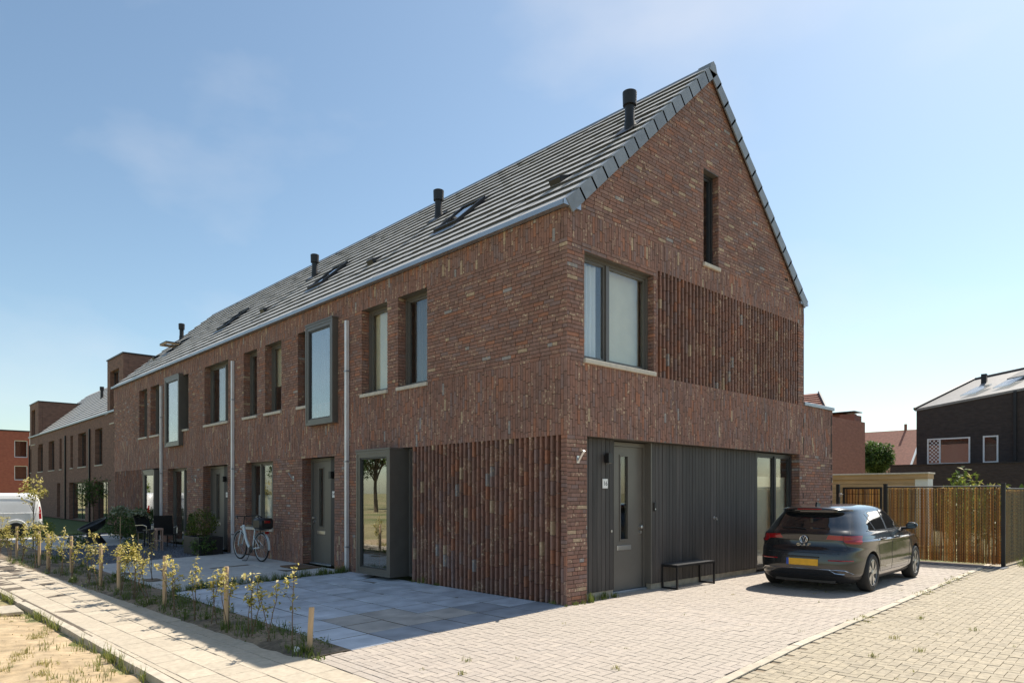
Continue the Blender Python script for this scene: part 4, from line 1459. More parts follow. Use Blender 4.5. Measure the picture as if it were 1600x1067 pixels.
# second block of the row, set back: three houses
B2Y = 2.1
def block2_house(x0, x1, wins, gwins, label, dormer=None, dwin=None, flue=None):
    h = thing('set_back_house', label, 'house', ((x0 + x1) / 2, B2Y + 4, 0), group='set back brick houses at the far end of the street')
    xf = shift(0, B2Y)
    holes = [(a, b_, 3.2, 5.2) for (a, b_) in wins] + [(a, b_, 0.02 if b_ - a > 1.2 else 0.05, 2.3) for (a, b_) in gwins]
    wall_with_holes(h, xf, x0, x1, 0, EAVE, holes, M['fb_brown'])
    for (a, b_) in wins:
        far_window(h, xf, a, b_, 3.2, 5.2, rec=0.22, split=(a + b_) / 2 if b_ - a > 1.2 else None)
    for (a, b_) in gwins:
        far_window(h, xf, a, b_, 0.02 if b_ - a > 1.2 else 0.05, 2.3, rec=0.22, split=a + (b_ - a) * 0.55 if b_ - a > 1.2 else None, sill=False)
    mb = MB(); dy = B2Y
    mb.add([(x0, dy - 0.03, 5.9), (x1, dy - 0.03, 5.9), (x1, dy + 3.95, 9.53), (x0, dy + 3.95, 9.53), (x1, dy + 7.93, 5.9), (x0, dy + 7.93, 5.9)], [(0, 1, 2, 3), (3, 2, 4, 5)])
    rf = mb.build('roof', M['black'], h)
    V, Fq, T = [], [], []
    n = round((x1 - x0) / TW)
    for r in range(NROW):
        for k in range(n):
            x = x0 + k * (x1 - x0) / n
            if dormer and dormer[0] - 0.2 < x < dormer[1] and r * EXPO < 3.6: continue
            p = roof_pt(x, r * EXPO) + np.array([0, dy, 0])
            nn = len(V); V += [tuple(np.array(q) + p) for q in TV]; Fq += [tuple(i + nn for i in q) for q in TF]; T += [random.random()] * len(TF)
    o = link_mesh('roof_tiles', V, Fq, M['tile'], rf, True, T); o['kind'] = 'stuff'
    mb = MB(); mb.box(x0 + 0.002, x1 - 0.002, dy - 0.11, dy - 0.005, 5.845, 5.94); mb.build('gutter', M['zinc'], h)
    mb = MB(); mb.box(x0, x1, dy + 7.6, dy + 7.9, 0, 5.9); mb.box(x0, x0 + 0.1, dy + 0.3, dy + 7.6, 0, 5.85); mb.build('rear_wall', M['fb_brown'], h)
    mb = MB(); mb.box(x0 - 0.05, x0 + 0.05, dy - 0.09, dy - 0.005, 0, 5.3); mb.build('downpipe', M['blackmetal'], h)
    if dormer:
        a, b_, zt = dormer
        wall_with_holes(h, shift(0, B2Y - 0.008), a, b_, 5.0, zt, [dwin], M['fb_brown'], th=0.25, name='dormer_front')
        mb = MB(); mb.box(b_ - 0.25, b_, dy + 0.25, dy + 4.3, 5.6, zt); mb.box(a, a + 0.25, dy + 0.25, dy + 4.3, 5.6, zt); mb.box(a + 0.25, b_ - 0.25, dy + 4.0, dy + 4.3, 8, zt); mb.build('dormer_side', M['fb_brown'], h)
        mb = MB(); mb.box(a - 0.04, b_ + 0.04, dy - 0.05, dy + 4.34, zt, zt + 0.07); mb.build('dormer_roof', M['blackmetal'], h)
        far_window(h, shift(0, B2Y - 0.008), *dwin, rec=0.2, split=(dwin[0] + dwin[1]) / 2)
    if flue:
        mb = MB(); p = roof_pt(flue, 3.0) + np.array([0, dy, 0])
        mb.lathe([(0.1, -0.1), (0.09, 0.3), (0.085, 0.55), (0.13, 0.56), (0.13, 0.8)], tuple(p), 14); mb.build('flue_pipe', M['blackmetal'], h, smooth=True)
    return h


block2_house(-38.52, -25.0, [(-37.42, -35.82)], [(-37.64, -34.75)], 'set back brown brick house with a square brick dormer nearest the row', (-34.75, -31.7, 8.62), (-34.2, -32.5, 5.3, 8.0))
block2_house(-44.9, -38.52, [(-41.53, -39.52), (-43.61, -42.9)], [(-43.97, -39.75)], 'middle set back brown brick house without a dormer', flue=-39.6)
block2_house(-57.6, -44.9, [(-46.83, -46.14), (-50.41, -48.46), (-54.42, -52.48), (-57.4, -57.0)], [(-47.63, -46.63)],
             'farthest set back brown brick house with a dormer box at its end', (-57.6, -54.1, 8.35), (-56.9, -55.4, 5.3, 7.9), flue=-45.6)

# red brick block at the end of the street
rb = thing('flat_roofed_building', 'red brick building with flat roof and white framed windows at the street end', 'building', (-80, 0, 0))
xf = shift(-75, 0, True)
hl = [(3.45, 4.52, 5.1, 6.75), (3.45, 4.52, 2.9, 4.3), (0.5, 1.6, 5.1, 6.75), (0.5, 1.6, 2.9, 4.3)]
wall_with_holes(rb, xf, -1.5, 4.68, 0, 7.6, hl, M['fb_red'])
for q in hl: far_window(rb, xf, *q, fm='white', rec=0.1, sill=False)
mb = MB(); mb.box(-90, -75.31, -1.5, 4.68, 0, 7.55); mb.build('side_wall', M['fb_red'], rb)
mb = MB(); mb.box(-90.05, -74.95, -1.55, 4.73, 7.6, 7.72); mb.build('roof_edge', M['blackmetal'], rb)

# black brick house behind the back gardens
bh = thing('black_brick_house', 'black brick house with pale tiled roof and white framed windows behind the reed fence', 'house', (0, 36, 0))
Yb = 33.0
xf = shift(0, Yb)
hl = [(-4.67, -2.75, 3.12, 4.46), (-2.21, -1.57, 3.14, 4.47), (-0.35, 0.6, 3.14, 4.5)]
wall_with_holes(bh, xf, -5.18, 9.0, 0, 6.0, hl, M['fb_black'])
mb = MB(xf); mb.prism([(-5.18, 6.0), (9.0, 6.0), (9.0, 7.85), (-5.18, 6.02)], 0.0, 0.3, 'y'); mb.build('wall_head', M['fb_black'], bh)
for q in hl:
    far_window(bh, xf, *q, fm='white', rec=-0.03, sill=False, room='interior', split=q[0] + 0.58 if q[0] < -4 else None)
mb = MB(xf)
for i in range(5):
    for j in range(12):
        if (i + j) % 2: mb.box(-4.57 + i * 0.09, -4.57 + i * 0.09 + 0.075, -0.012, -0.004, 3.24 + j * 0.095, 3.24 + j * 0.095 + 0.08)
mb.build('patterned_film', M['white'], bh)
rp_ = [(-5.25, Yb - 0.05, 6.06), (9.0, Yb - 0.05, 7.9), (9.0, Yb + 5.0, 9.7), (-3.3, Yb + 3.2, 7.75)]
mb = MB(); mb.add(rp_ + [(p[0], p[1], p[2] - 0.12) for p in rp_], [(0, 1, 2, 3), (7, 6, 5, 4), (0, 4, 5, 1), (1, 5, 6, 2), (2, 6, 7, 3), (3, 7, 4, 0)])
rf = mb.build('roof', M['palegrey_tile'], bh)
mb = MB(); mb.tube([rp_[0], rp_[3], rp_[2]], 0.09, 8); mb.build('ridge_edge', M['blackmetal'], rf)
def on_bh(u, v, h=0.05):
    a = np.array(rp_[0]) * (1 - u) + np.array(rp_[1]) * u
    b_ = np.array(rp_[3]) * (1 - u) + np.array(rp_[2]) * u
    return tuple(a * (1 - v) + b_ * v + np.array([0, -0.02, h]))
for (u0, u1, v0, v1, nm) in ((0.20, 0.42, 0.52, 0.78, 'solar_panel'), (0.12, 0.17, 0.14, 0.42, 'roof_window'), (0.21, 0.26, 0.2, 0.48, 'roof_window')):
    mb = MB(); q = [on_bh(u0, v0), on_bh(u1, v0), on_bh(u1, v1), on_bh(u0, v1)]
    mb.add(q + [(p[0], p[1], p[2] + 0.06) for p in q], BOXF); mb.build(nm, M['blackmetal'] if nm != 'roof_window' else M['skyglass'], rf)
mb = MB(); p = on_bh(0.09, 0.72, 0); mb.box(p[0] - 0.12, p[0] + 0.12, p[1] - 0.12, p[1] + 0.12, p[2] - 0.2, p[2] + 0.42); mb.build('flue_pipe', M['blackmetal'], rf)
mb = MB(); mb.box(-0.95, -0.83, Yb - 0.1, Yb - 0.01, 3.2, 6.55); mb.build('downpipe', M['blackmetal'], bh)
mb = MB(); mb.box(-5.6, 9.0, Yb - 2.6, Yb - 0.01, 0, 3.0); mb.build('extension', M['fb_black'], bh)
mb = MB(); mb.box(-5.64, 9.0, Yb - 2.64, Yb - 0.02, 3.0, 3.06); mb.build('extension_coping', M['blackmetal'], bh)
mb = MB(); mb.box(-5.18, -4.9, Yb + 0.3, Yb + 8, 0, 6.0); mb.build('side_wall', M['fb_black'], bh)

# rose brick house with a square dormer, beyond the extension
rh = thing('rose_brick_house', 'rose brick house with tall square dormer rising behind the corner house extension', 'house', (-9, 33, 0))
xf = shift(0, 30.0)
hl = [(-7.62, -7.41, 2.98, 3.85)]
wall_with_holes(rh, xf, -7.92, -7.18, 0, 5.75, hl, M['fb_rose'])
far_window(rh, xf, *hl[0], fm='white', rec=0.12)
mb = MB(); mb.box(-9.2, -7.925, 30.45, 31, 0, 5.85); mb.build('dormer_cheek', M['fb_rose'], rh)
mb = MB(); mb.box(-7.9, -7.2, 30.31, 31, 0, 5.70); mb.build('dormer_box', M['fb_rose'], rh)
mb = MB(); mb.box(-9.2, -7.16, 29.98, 31.02, 5.86, 5.90); mb.build('dormer_roof', M['blackmetal'], rh)
mb = MB(); mb.add([(-9.5, 29.4, 4.1), (-7.95, 29.4, 4.1), (-7.95, 30.44, 4.85), (-9.5, 30.44, 4.85)], [(0, 1, 2, 3)]); mb.build('roof', M['palegrey_tile'], rh)

# tiled roof of the next row just over the extension
nr = thing('rear_row_house', 'brick house of the next row with sunlit pinkish tile roof over the extension', 'house', (-7, 22, 0))
mb = MB(); mb.add([(-12, 19.4, 4.85), (-4.24, 19.4, 4.85), (-5.16, 20.9, 5.72), (-12, 20.9, 5.72)], [(0, 1, 2, 3)]); rf = mb.build('roof', M['redtile'], nr)
for r in range(8):
    mb = MB(); t = r / 8; mb.box(-12, -4.26 - 0.92 * t, 19.38 + 1.5 * t, 19.44 + 1.5 * t, 4.845 + 0.87 * t, 4.872 + 0.87 * t); mb.build('tile_course', M['redtile'], rf)
mb = MB(); mb.tube([(-4.22, 19.38, 4.86), (-5.16, 20.9, 5.76)], 0.05, 6); mb.build('verge', M['blackmetal'], rf)
mb = MB(); mb.box(-12, -4.5, 19.6, 24, 0, 4.68); mb.build('wall', M['fb_rose'], nr)

# far gabled house
fh = thing('red_roofed_house', 'far house with red tiled roof and white gable window behind the round tree', 'house', (-16, 62, 0))
mb = MB(); mb.prism([(60, 0), (68, 0), (68, 3.6), (64, 7.4), (60, 3.6)], -20, -14.0, 'x'); mb.build('wall', M['fb_rose'], fh)
mb = MB(); mb.add([(-20.2, 59.7, 3.5), (-13.8, 59.7, 3.5), (-13.8, 64, 7.55), (-20.2, 64, 7.55), (-20.2, 59.7, 3.38), (-13.8, 59.7, 3.38), (-13.8, 64, 7.43), (-20.2, 64, 7.43)], BOXF); rf = mb.build('roof', M['redtile'], fh)
mb = MB(); mb.add([(-20.2, 64.02, 7.55), (-13.8, 64.02, 7.55), (-13.8, 68.3, 3.5), (-20.2, 68.3, 3.5)], [(0, 1, 2, 3)]); mb.build('rear_slope', M['redtile'], rf)
mb = MB(); mb.box(-13.99, -13.93, 63.2, 64.6, 3.6, 4.9); w = mb.build('window', M['white'], fh)
mb = MB(); mb.box(-13.925, -13.915, 63.32, 64.48, 3.72, 4.78); mb.build('pane', M['skyglass'], w)
mb = MB(); mb.tube([(-13.75, 59.7, 3.45), (-13.75, 64, 7.6), (-13.75, 68.3, 3.45)], 0.1, 6); mb.build('bargeboard', M['white'], rf)
mb = MB(); mb.box(-15.4, -15.2, 63.9, 64.1, 7.4, 8.1); mb.build('chimney', M['fb_rose'], rf)
fh2 = thing('gabled_house', 'small brick gable of a neighbouring house left of the round tree', 'house', (-20, 52, 0))
mb = MB(); mb.prism([(-17.3, 0), (-15.2, 0), (-15.2, 4.4), (-15.75, 5.65), (-16.4, 5.3), (-17.3, 4.6)], 51, 56, 'y'); mb.build('wall', M['fb_rose'], fh2)
mb = MB(); mb.box(-16.2, -15.5, 50.95, 50.99, 2.2, 3.5); mb.build('window', M['white'], fh2)

# timber garden shed
sh = thing('garden_shed', 'flat roofed pine garden shed seen over the reed fence gate', 'shed', (-2, 18, 0))
n = 14
for k in range(n):
    mb = MB(); z0 = k * 0.15; mb.bbox(-4.2, -0.47, 17.0, 17.03, z0 + 0.004, z0 + 0.147, 0.004, random.random()); mb.build('board', M['pine'], sh, tinted=True)
mb = MB(); mb.box(-4.2, -0.47, 17.035, 17.5, 0, 2.1); mb.build('wall', M['black'], sh)
mb = MB(); mb.box(-0.465, -0.10, 16.99, 17.5, 0, 2.098); mb.build('white_panel', M['white'], sh)
mb = MB(); mb.bbox(-4.3, -0.06, 16.9, 17.6, 2.25, 2.30, 0.008); mb.build('roof', M['sill'], sh)
mb = MB(); mb.box(-4.25, -0.09, 16.95, 17.55, 2.10, 2.249); mb.build('fascia', M['pine'], sh)

# ---------------------------------------------------------------- vehicles
M['paint'] = mat('dark_grey_car_paint', (0.014, 0.015, 0.017), 0.22, 0.25, var=0.05, vscale=60, coat=1.0)
M['carglass'] = mat('tinted_car_glass', (0.010, 0.012, 0.013), 0.03, 0.0, var=0.0, spec=0.9, coat=1.0)
M['vanwhite'] = mat('white_van_paint', (0.80, 0.80, 0.79), 0.28, var=0.02, coat=0.6)
M['lampglass'] = mat('clear_lens', (0.7, 0.7, 0.7), 0.15, var=0.05)


def interp(tab, z):
    """smooth monotone interpolation through a table"""
    xs = np.array([t[0] for t in tab]); ys = np.array([t[1] for t in tab])
    h = np.diff(xs); d = np.diff(ys) / h
    m = np.zeros(len(xs)); m[0], m[-1] = d[0], d[-1]
    for i in range(1, len(xs) - 1):
        m[i] = 0 if d[i - 1] * d[i] <= 0 else 2 * d[i - 1] * d[i] / (d[i - 1] + d[i])
    i = int(np.clip(np.searchsorted(xs, z) - 1, 0, len(h) - 1))
    t = (z - xs[i]) / h[i]
    return ((2 * t**3 - 3 * t**2 + 1) * ys[i] + (t**3 - 2 * t**2 + t) * h[i] * m[i] + (-2 * t**3 + 3 * t**2) * ys[i + 1] + (t**3 - t**2) * h[i] * m[i + 1])


def stacked_body(rear, front, width, levels, expo, n=168, rexp=None):
    bm = bmesh.new()
    rings = []
    for z in levels:
        yr, yf, w, e = interp(rear, z), interp(front, z), interp(width, z), interp(expo, z)
        yc, hl = (yr + yf) / 2, (yf - yr) / 2
        ring = []
        for k in range(n):
            t = 2 * math.pi * (k + 0.5) / n
            c, s = math.cos(t), math.sin(t)
            # blend uniform spacing so that flat sides still get points
            x = w * math.copysign(abs(c) ** (2 / e), c)
            y = yc + hl * math.copysign(abs(s) ** (2 / e), s)
            ring.append(bm.verts.new((x, y, z)))
        rings.append(ring)
    for i in range(len(rings) - 1):
        for k in range(n):
            l = (k + 1) % n
            bm.faces.new((rings[i][k], rings[i][l], rings[i + 1][l], rings[i + 1][k]))
    bm.faces.new(list(reversed(rings[0]))); bm.faces.new(rings[-1])
    return bm


def cut_lines(bm, segs, axis, sel):
    """cut the faces picked by sel along each straight line of a side or rear view drawing"""
    for (p, q) in segs:
        if axis == 'x': co, no = Vector((0, p[0], p[1])), Vector((0, -(q[1] - p[1]), q[0] - p[0]))
        else: co, no = Vector((p[0], 0, p[1])), Vector((-(q[1] - p[1]), 0, q[0] - p[0]))
        lo = [min(p[0], q[0]) - 0.06, min(p[1], q[1]) - 0.06]; hi = [max(p[0], q[0]) + 0.06, max(p[1], q[1]) + 0.06]
        fs = []
        for f in bm.faces:
            c = f.calc_center_median()
            a = c.y if axis == 'x' else c.x
            if sel(c) and lo[0] - 0.25 < a < hi[0] + 0.25 and lo[1] < c.z < hi[1]: fs.append(f)
        g = list({e for f in fs for e in f.edges}) + list({v for f in fs for v in f.verts}) + fs
        bmesh.ops.bisect_plane(bm, geom=g, dist=1e-5, plane_co=co, plane_no=no)


def inside(poly, a, b_):
    r = False
    j = len(poly) - 1
    for i in range(len(poly)):
        if (poly[i][1] > b_) != (poly[j][1] > b_) and a < (poly[j][0] - poly[i][0]) * (b_ - poly[i][1]) / (poly[j][1] - poly[i][1]) + poly[i][0]: r = not r
        j = i
    return r


def edges_of(poly): return [(poly[i], poly[(i + 1) % len(poly)]) for i in range(len(poly))]


def split_by_material(bm, mats, root, names):
    """one object for each material index"""
    out = {}
    for idx, nm in names.items():
        fs = [f for f in bm.faces if f.material_index == idx]
        if not fs: continue
        vs_ = {}
        V, Fq = [], []
        for f in fs:
            q = []
            for v in f.verts:
                if v not in vs_:
                    vs_[v] = len(V); V.append(tuple(v.co))
                q.append(vs_[v])
            Fq.append(tuple(q))
        o = link_mesh(nm, V, Fq, mats[idx], root, False, smooth=True)
        o.data.set_sharp_from_angle(angle=R(30))
        out[idx] = o
    return out


def make_wheel(root, x, y, z, r, side, w=0.21, rim=True):
    """tyre with rim as sub-parts; side is the outward sign along x"""
    mb = MB()
    pr = [(r * 0.66, -w / 2), (r * 0.9, -w / 2), (r * 0.975, -w / 2 + 0.02), (r, -w / 2 + 0.05), (r, w / 2 - 0.05), (r * 0.975, w / 2 - 0.02), (r * 0.9, w / 2), (r * 0.72, w / 2), (r * 0.66, w / 2 - 0.02)]
    mb.lathe(pr, (x, y, z), 40, 'x')
    t = mb.build('wheel', M['tyre'], root, False, smooth=True)
    rm = MB(); R0 = r * 0.71; xo = x + side * (w / 2 - 0.012)
    ring = []
    n = 40
    for rr, dx in ((R0, 0), (R0 * 0.93, side * 0.004), (R0 * 0.91, -side * 0.03), (R0 * 0.905, -side * 0.12)):
        for k in range(n):
            a = 2 * math.pi * k / n
            ring.append((xo + dx, y + rr * math.cos(a), z + rr * math.sin(a)))
    fs = []
    for i in range(3):
        for k in range(n):
            l = (k + 1) % n
            fs.append((i * n + k, i * n + l, (i + 1) * n + l, (i + 1) * n + k))
    rm.add(ring, fs)
    for k in range(5):
        for off in (-0.17, 0.17):
            a0 = 2 * math.pi * k / 5 + off * 0.6
            a1 = a0 + off * 0.9 + 0.28
            pts = []
            for j in range(6):
                tt = j / 5
                rr = R0 * (0.16 + 0.77 * tt); a = a0 + (a1 - a0) * tt ** 1.3
                pts.append((rr, a, 0.018 + 0.012 * tt))
            vs_ = []
            for (rr, a, hw) in pts:
                for sgn in (-1, 1):
                    vs_.append((xo - side * 0.004, y + rr * math.cos(a) - sgn * hw * math.sin(a), z + rr * math.sin(a) + sgn * hw * math.cos(a)))
                for sgn in (-1, 1):
                    vs_.append((xo - side * 0.035, y + rr * math.cos(a) - sgn * hw * 0.6 * math.sin(a), z + rr * math.sin(a) + sgn * hw * 0.6 * math.cos(a)))
            fs = []
            for j in range(5):
                b0, b1 = j * 4, j * 4 + 4
                fs += [(b0, b0 + 1, b1 + 1, b1), (b0 + 1, b0 + 3, b1 + 3, b1 + 1), (b0 + 2, b0, b1, b1 + 2)]
            rm.add(vs_, fs)
    rm.lathe([(R0 * 0.2, -0.03), (R0 * 0.2, 0.004), (R0 * 0.12, 0.008)], (xo, y, z), 20, 'x') if side > 0 else rm.lathe([(R0 * 0.12, -0.008), (R0 * 0.2, -0.004), (R0 * 0.2, 0.03)], (xo, y, z), 20, 'x')
    rm.build('rim', M['alloy'], t, False)
    dm = MB(); dm.lathe([(R0 * 0.88, -0.01), (R0 * 0.88, 0.01)], (xo - side * 0.1, y, z), 30, 'x'); dm.build('brake_disc', M['black'], t, False)
    return t


def hatchback(loc, rz, label, paint):
    car = thing('parked_car', label, 'car', loc, rz)
    rear = [(0.17, 0.16), (0.24, 0.07), (0.32, 0.025), (0.45, 0.0), (0.60, 0.012), (0.70, 0.035), (0.76, 0.085), (0.86, 0.10), (0.955, 0.075), (0.99, 0.10), (1.04, 0.165), (1.15, 0.27), (1.25, 0.365), (1.33, 0.44), (1.352, 0.43), (1.365, 0.335), (1.395, 0.35), (1.415, 0.45), (1.436, 0.80), (1.450, 1.15), (1.456, 1.55)]
    front = [(0.17, 4.10), (0.24, 4.20), (0.40, 4.275), (0.55, 4.28), (0.68, 4.23), (0.76, 4.12), (0.84, 3.86), (0.92, 3.50), (0.99, 3.24), (1.10, 3.03), (1.25, 2.76), (1.36, 2.52), (1.41, 2.36), (1.435, 2.20), (1.456, 1.95)]
    width = [(0.17, 0.76), (0.24, 0.83), (0.33, 0.868), (0.50, 0.885), (0.62, 0.880), (0.78, 0.888), (0.845, 0.897), (0.87, 0.872), (0.95, 0.838), (1.0, 0.805), (1.15, 0.735), (1.28, 0.662), (1.36, 0.612), (1.39, 0.575), (1.415, 0.515), (1.436, 0.41), (1.450, 0.25), (1.456, 0.10)]
    expo = [(0.17, 6.5), (0.5, 6.0), (0.85, 6.0), (1.0, 5.5), (1.2, 5.0), (1.35, 4.6), (1.41, 3.4), (1.456, 2.2)]
    lv = sorted({*np.linspace(0.17, 1.0, 44), *np.linspace(1.0, 1.36, 22), *np.linspace(1.36, 1.456, 22), 0.845, 0.855, 0.87})
    bm = stacked_body(rear, front, width, lv, expo)
    P_side = [(0.78, 1.015), (1.02, 1.29), (1.28, 1.345), (1.9, 1.355), (2.22, 1.325), (2.50, 1.21), (2.93, 1.015)]
    P_rear = [(-0.68, 1.03), (0.68, 1.03), (0.575, 1.347), (-0.575, 1.347)]
    P_front = [(-0.70, 1.02), (0.70, 1.02), (0.50, 1.385), (-0.50, 1.385)]
    sd = lambda c: abs(c.x) > 0.45
    rr = lambda c: c.y < 0.7
    cut_lines(bm, edges_of(P_side), 'x', sd)
    for yy in (1.80, 1.88, 1.06, 1.10):
        cut_lines(bm, [((yy - 0.05 if yy > 1.5 else yy + 0.10, 1.0), (yy + 0.05 if yy > 1.5 else yy - 0.10, 1.37))], 'x', sd)
    cut_lines(bm, edges_of(P_rear), 'y', rr)
    cut_lines(bm, edges_of(P_front), 'y', lambda c: c.y > 2.3)
    T_in = [(0.36, 0.885), (0.60, 0.872), (0.66, 0.825), (0.95, 0.795), (0.95, 0.945), (0.40, 0.955)]
    for s in (-1, 1):
        cut_lines(bm, edges_of([(s * a, b_) for a, b_ in T_in][0:6]), 'y', lambda c: c.y < 0.75 and c.x * s > 0.2)
    cut_lines(bm, [((0.30, 0.72), (0.52, 1.0))], 'x', lambda c: abs(c.x) > 0.6)
    cut_lines(bm, [((-0.9, 0.285), (0.9, 0.285))], 'y', lambda c: c.y < 0.9)
    cut_lines(bm, [((-1, 0.25), (5, 0.25))], 'x', lambda c: True)
    bm.normal_update()
    def b_lines(y, z):
        l1 = 1.80 - 0.05 + 0.10 * (z - 1.0) / 0.37
        l3 = 1.06 + 0.10 - 0.20 * (z - 1.0) / 0.37
        return (l1 < y < l1 + 0.08), (l3 < y < l3 + 0.04)
    for f in bm.faces:
        c = f.calc_center_median()
        n = f.normal
        if abs(c.x) > 0.45 and abs(n.x) > 0.5 and inside(P_side, c.y, c.z):
            bp, tp = b_lines(c.y, c.z)
            f.material_index = 2 if (bp or tp) else (8 + (0 if c.x > 0 else 3) + (0 if c.y < 1.1 and c.y < 1.16 - 0.2 * (c.z - 1.0) / 0.37 else (1 if c.y < 1.85 else 2)))
        elif c.y < 0.7 and n.y < -0.3 and inside(P_rear, c.x, c.z): f.material_index = 3
        elif c.y > 2.3 and n.y > 0.2 and inside(P_front, c.x, c.z): f.material_index = 4
        elif c.y < 0.72 and inside(T_in, abs(c.x), c.z) and (c.y < 0.30 + (c.z - 0.72) * 0.78): f.material_index = 5 if c.x > 0 else 6
        elif c.z < 0.25 or (c.y < 0.9 and c.z < 0.285): f.material_index = 2
    # wheel arches
    me = bpy.data.meshes.new('tmp'); bm.to_mesh(me); bm.free()
    for k in range(14): me.materials.append(None)
    ob = bpy.data.objects.new('tmp', me); COL.objects.link(ob)
    cut = bmesh.new()
    for yy in (0.80, 3.42):
        for s in (-1, 1):
            r_ = bmesh.ops.create_cone(cut, cap_ends=True, segments=48, radius1=0.362, radius2=0.362, depth=0.5, matrix=Matrix.Translation((s * 0.87, yy, 0.318)) @ Matrix.Rotation(R(90), 4, 'Y'))
    for f in cut.faces: f.material_index = 7
    cm = bpy.data.meshes.new('tmpc'); cut.to_mesh(cm); cut.free()
    for k in range(14): cm.materials.append(None)
    oc = bpy.data.objects.new('tmpc', cm); COL.objects.link(oc)
    md = ob.modifiers.new('b', 'BOOLEAN'); md.operation = 'DIFFERENCE'; md.object = oc; md.solver = 'EXACT'
    dg = bpy.context.evaluated_depsgraph_get()
    ev = ob.evaluated_get(dg)
    bm = bmesh.new(); bm.from_mesh(ev.to_mesh()); ev.to_mesh_clear()
    bpy.data.objects.remove(ob); bpy.data.objects.remove(oc)
    bm.normal_update()
    bvh = BVHTree.FromBMesh(bm)
    mats = {0: paint, 1: M['carglass'], 2: M['black'], 3: M['carglass'], 4: M['carglass'], 5: M['redlens'], 6: M['redlens'], 7: M['black'], **{k: M['carglass'] for k in range(8, 14)}}
    split_by_material(bm, mats, car, {0: 'body', **{k: 'side_window' for k in range(8, 14)}, 2: 'lower_trim', 3: 'rear_window', 4: 'windscreen', 5: 'tail_light', 6: 'tail_light', 7: 'wheel_arch'})
    bm.free()
    def hit_side(y, z, s=1, out=0.0):
        h = bvh.ray_cast(Vector((s * 2, y, z)), Vector((-s, 0, 0)))
        return (h[0].x + s * out, y, z) if h[0] else (s * 0.88, y, z)
    def hit_rear(x, z, out=0.0):
        h = bvh.ray_cast(Vector((x, -2, z)), Vector((0, 1, 0)))
        return (x, (h[0].y if h[0] else 0.05) - out, z)
    for (x, y, s) in ((0.775, 0.80, 1), (-0.775, 0.80, -1), (0.775, 3.42, 1), (-0.775, 3.42, -1)):
        make_wheel(car, x, y, 0.318, 0.318, s)
    for s in (1, -1):
        mb = MB()
        lines = [[(1.12, 0.98), (1.06, 0.80), (1.14, 0.62), (1.16, 0.42), (1.22, 0.31)], [(1.86, 1.0), (1.84, 0.7), (1.86, 0.31)], [(2.98, 0.98), (2.96, 0.7), (2.92, 0.31)], [(1.22, 0.31), (2.92, 0.31)]]
        for ln in lines:
            pts = []
            for i in range(len(ln) - 1):
                for j in range(6):
                    t = j / 6; pts.append(hit_side(ln[i][0] * (1 - t) + ln[i + 1][0] * t, ln[i][1] * (1 - t) + ln[i + 1][1] * t, s, -0.001))
            pts.append(hit_side(*ln[-1], s, -0.001))
            mb.tube(pts, 0.0045, 5)
        mb.build('door_seam', M['black'], car, False)
        for yy in (1.32, 2.12):
            mb = MB(); a = hit_side(yy, 0.865, s, 0.006)
            mb.tube([(a[0] - s * 0.02, yy - 0.10, 0.865), (a[0] + s * 0.022, yy - 0.075, 0.867), (a[0] + s * 0.024, yy + 0.075, 0.87), (a[0] - s * 0.02, yy + 0.10, 0.87)], 0.015, 8)
            mb.build('door_handle', paint, car, False, smooth=True)
        mb = MB()
        pts = [hit_side(y_, z_, s, 0.002) for (y_, z_) in [(0.74, 1.012), (1.3, 1.012), (1.9, 1.012), (2.5, 1.012), (2.93, 1.012)]]
        mb.tube(pts, 0.006, 5); mb.build('window_trim', M['black'], car, False)
        # door mirror
        bmm = bmesh.new(); bmesh.ops.create_uvsphere(bmm, u_segments=20, v_segments=12, radius=1.0)
        for v in bmm.verts:
            v.co = Vector((s * 0.965 + v.co.x * 0.098, 2.78 + max(v.co.y, -0.35) * 0.09, 1.04 + v.co.z * 0.062))
        mm = MB().bm(bmm); mm.tube([(s * 0.78, 2.80, 0.985), (s * 0.92, 2.79, 1.0)], [0.03, 0.025], 8)
        mr = mm.build('door_mirror', M['black'], car, False, smooth=True)
        gm = MB(); gm.box(s * 0.965 - 0.065, s * 0.965 + 0.065, 2.745, 2.7475, 1.0, 1.08); gm.build('mirror_glass', M['carglass'], mr, False)
        cp = bmesh.new(); bmesh.ops.create_uvsphere(cp, u_segments=20, v_segments=12, radius=1.0)
        for v in cp.verts:
            v.co = Vector((s * 0.965 + v.co.x * 0.101, 2.784 + max(v.co.y, -0.28) * 0.094, 1.043 + max(v.co.z, -0.1) * 0.065))
        MB().bm(cp).build('mirror_cap', paint, mr, False, smooth=True)
        # red reflector and chrome outline low in the bumper
        mb = MB(); mb.tube([hit_rear(s * (0.42 + 0.34 * t / 5), 0.545, 0.003) for t in range(6)], 0.011, 6); mb.build('rear_reflector', M['redlens'], car, False)
        mb = MB(); mb.tube([hit_rear(s * x_, z_, 0.006) for x_, z_ in ((0.44, 0.385), (0.55, 0.39), (0.66, 0.385), (0.76, 0.33), (0.62, 0.325), (0.52, 0.335))], 0.008, 6, closed=True); mb.build('exhaust_trim', M['chrome'], car, False)
    mb = MB(); mb.tube([hit_rear(-0.46 + 0.92 * t / 10, 0.39, 0.006) for t in range(11)], 0.006, 6); mb.build('chrome_strip', M['chrome'], car, False)
    # lid lines
    mb = MB()
    for pts in ([(-0.80 + 1.6 * t / 14, 0.655) for t in range(15)], [(-0.66, 1.035), (-0.70, 0.97)], [(0.66, 1.035), (0.70, 0.97)]):
        mb.tube([hit_rear(a, b_, -0.002) for a, b_ in pts], 0.005, 5)
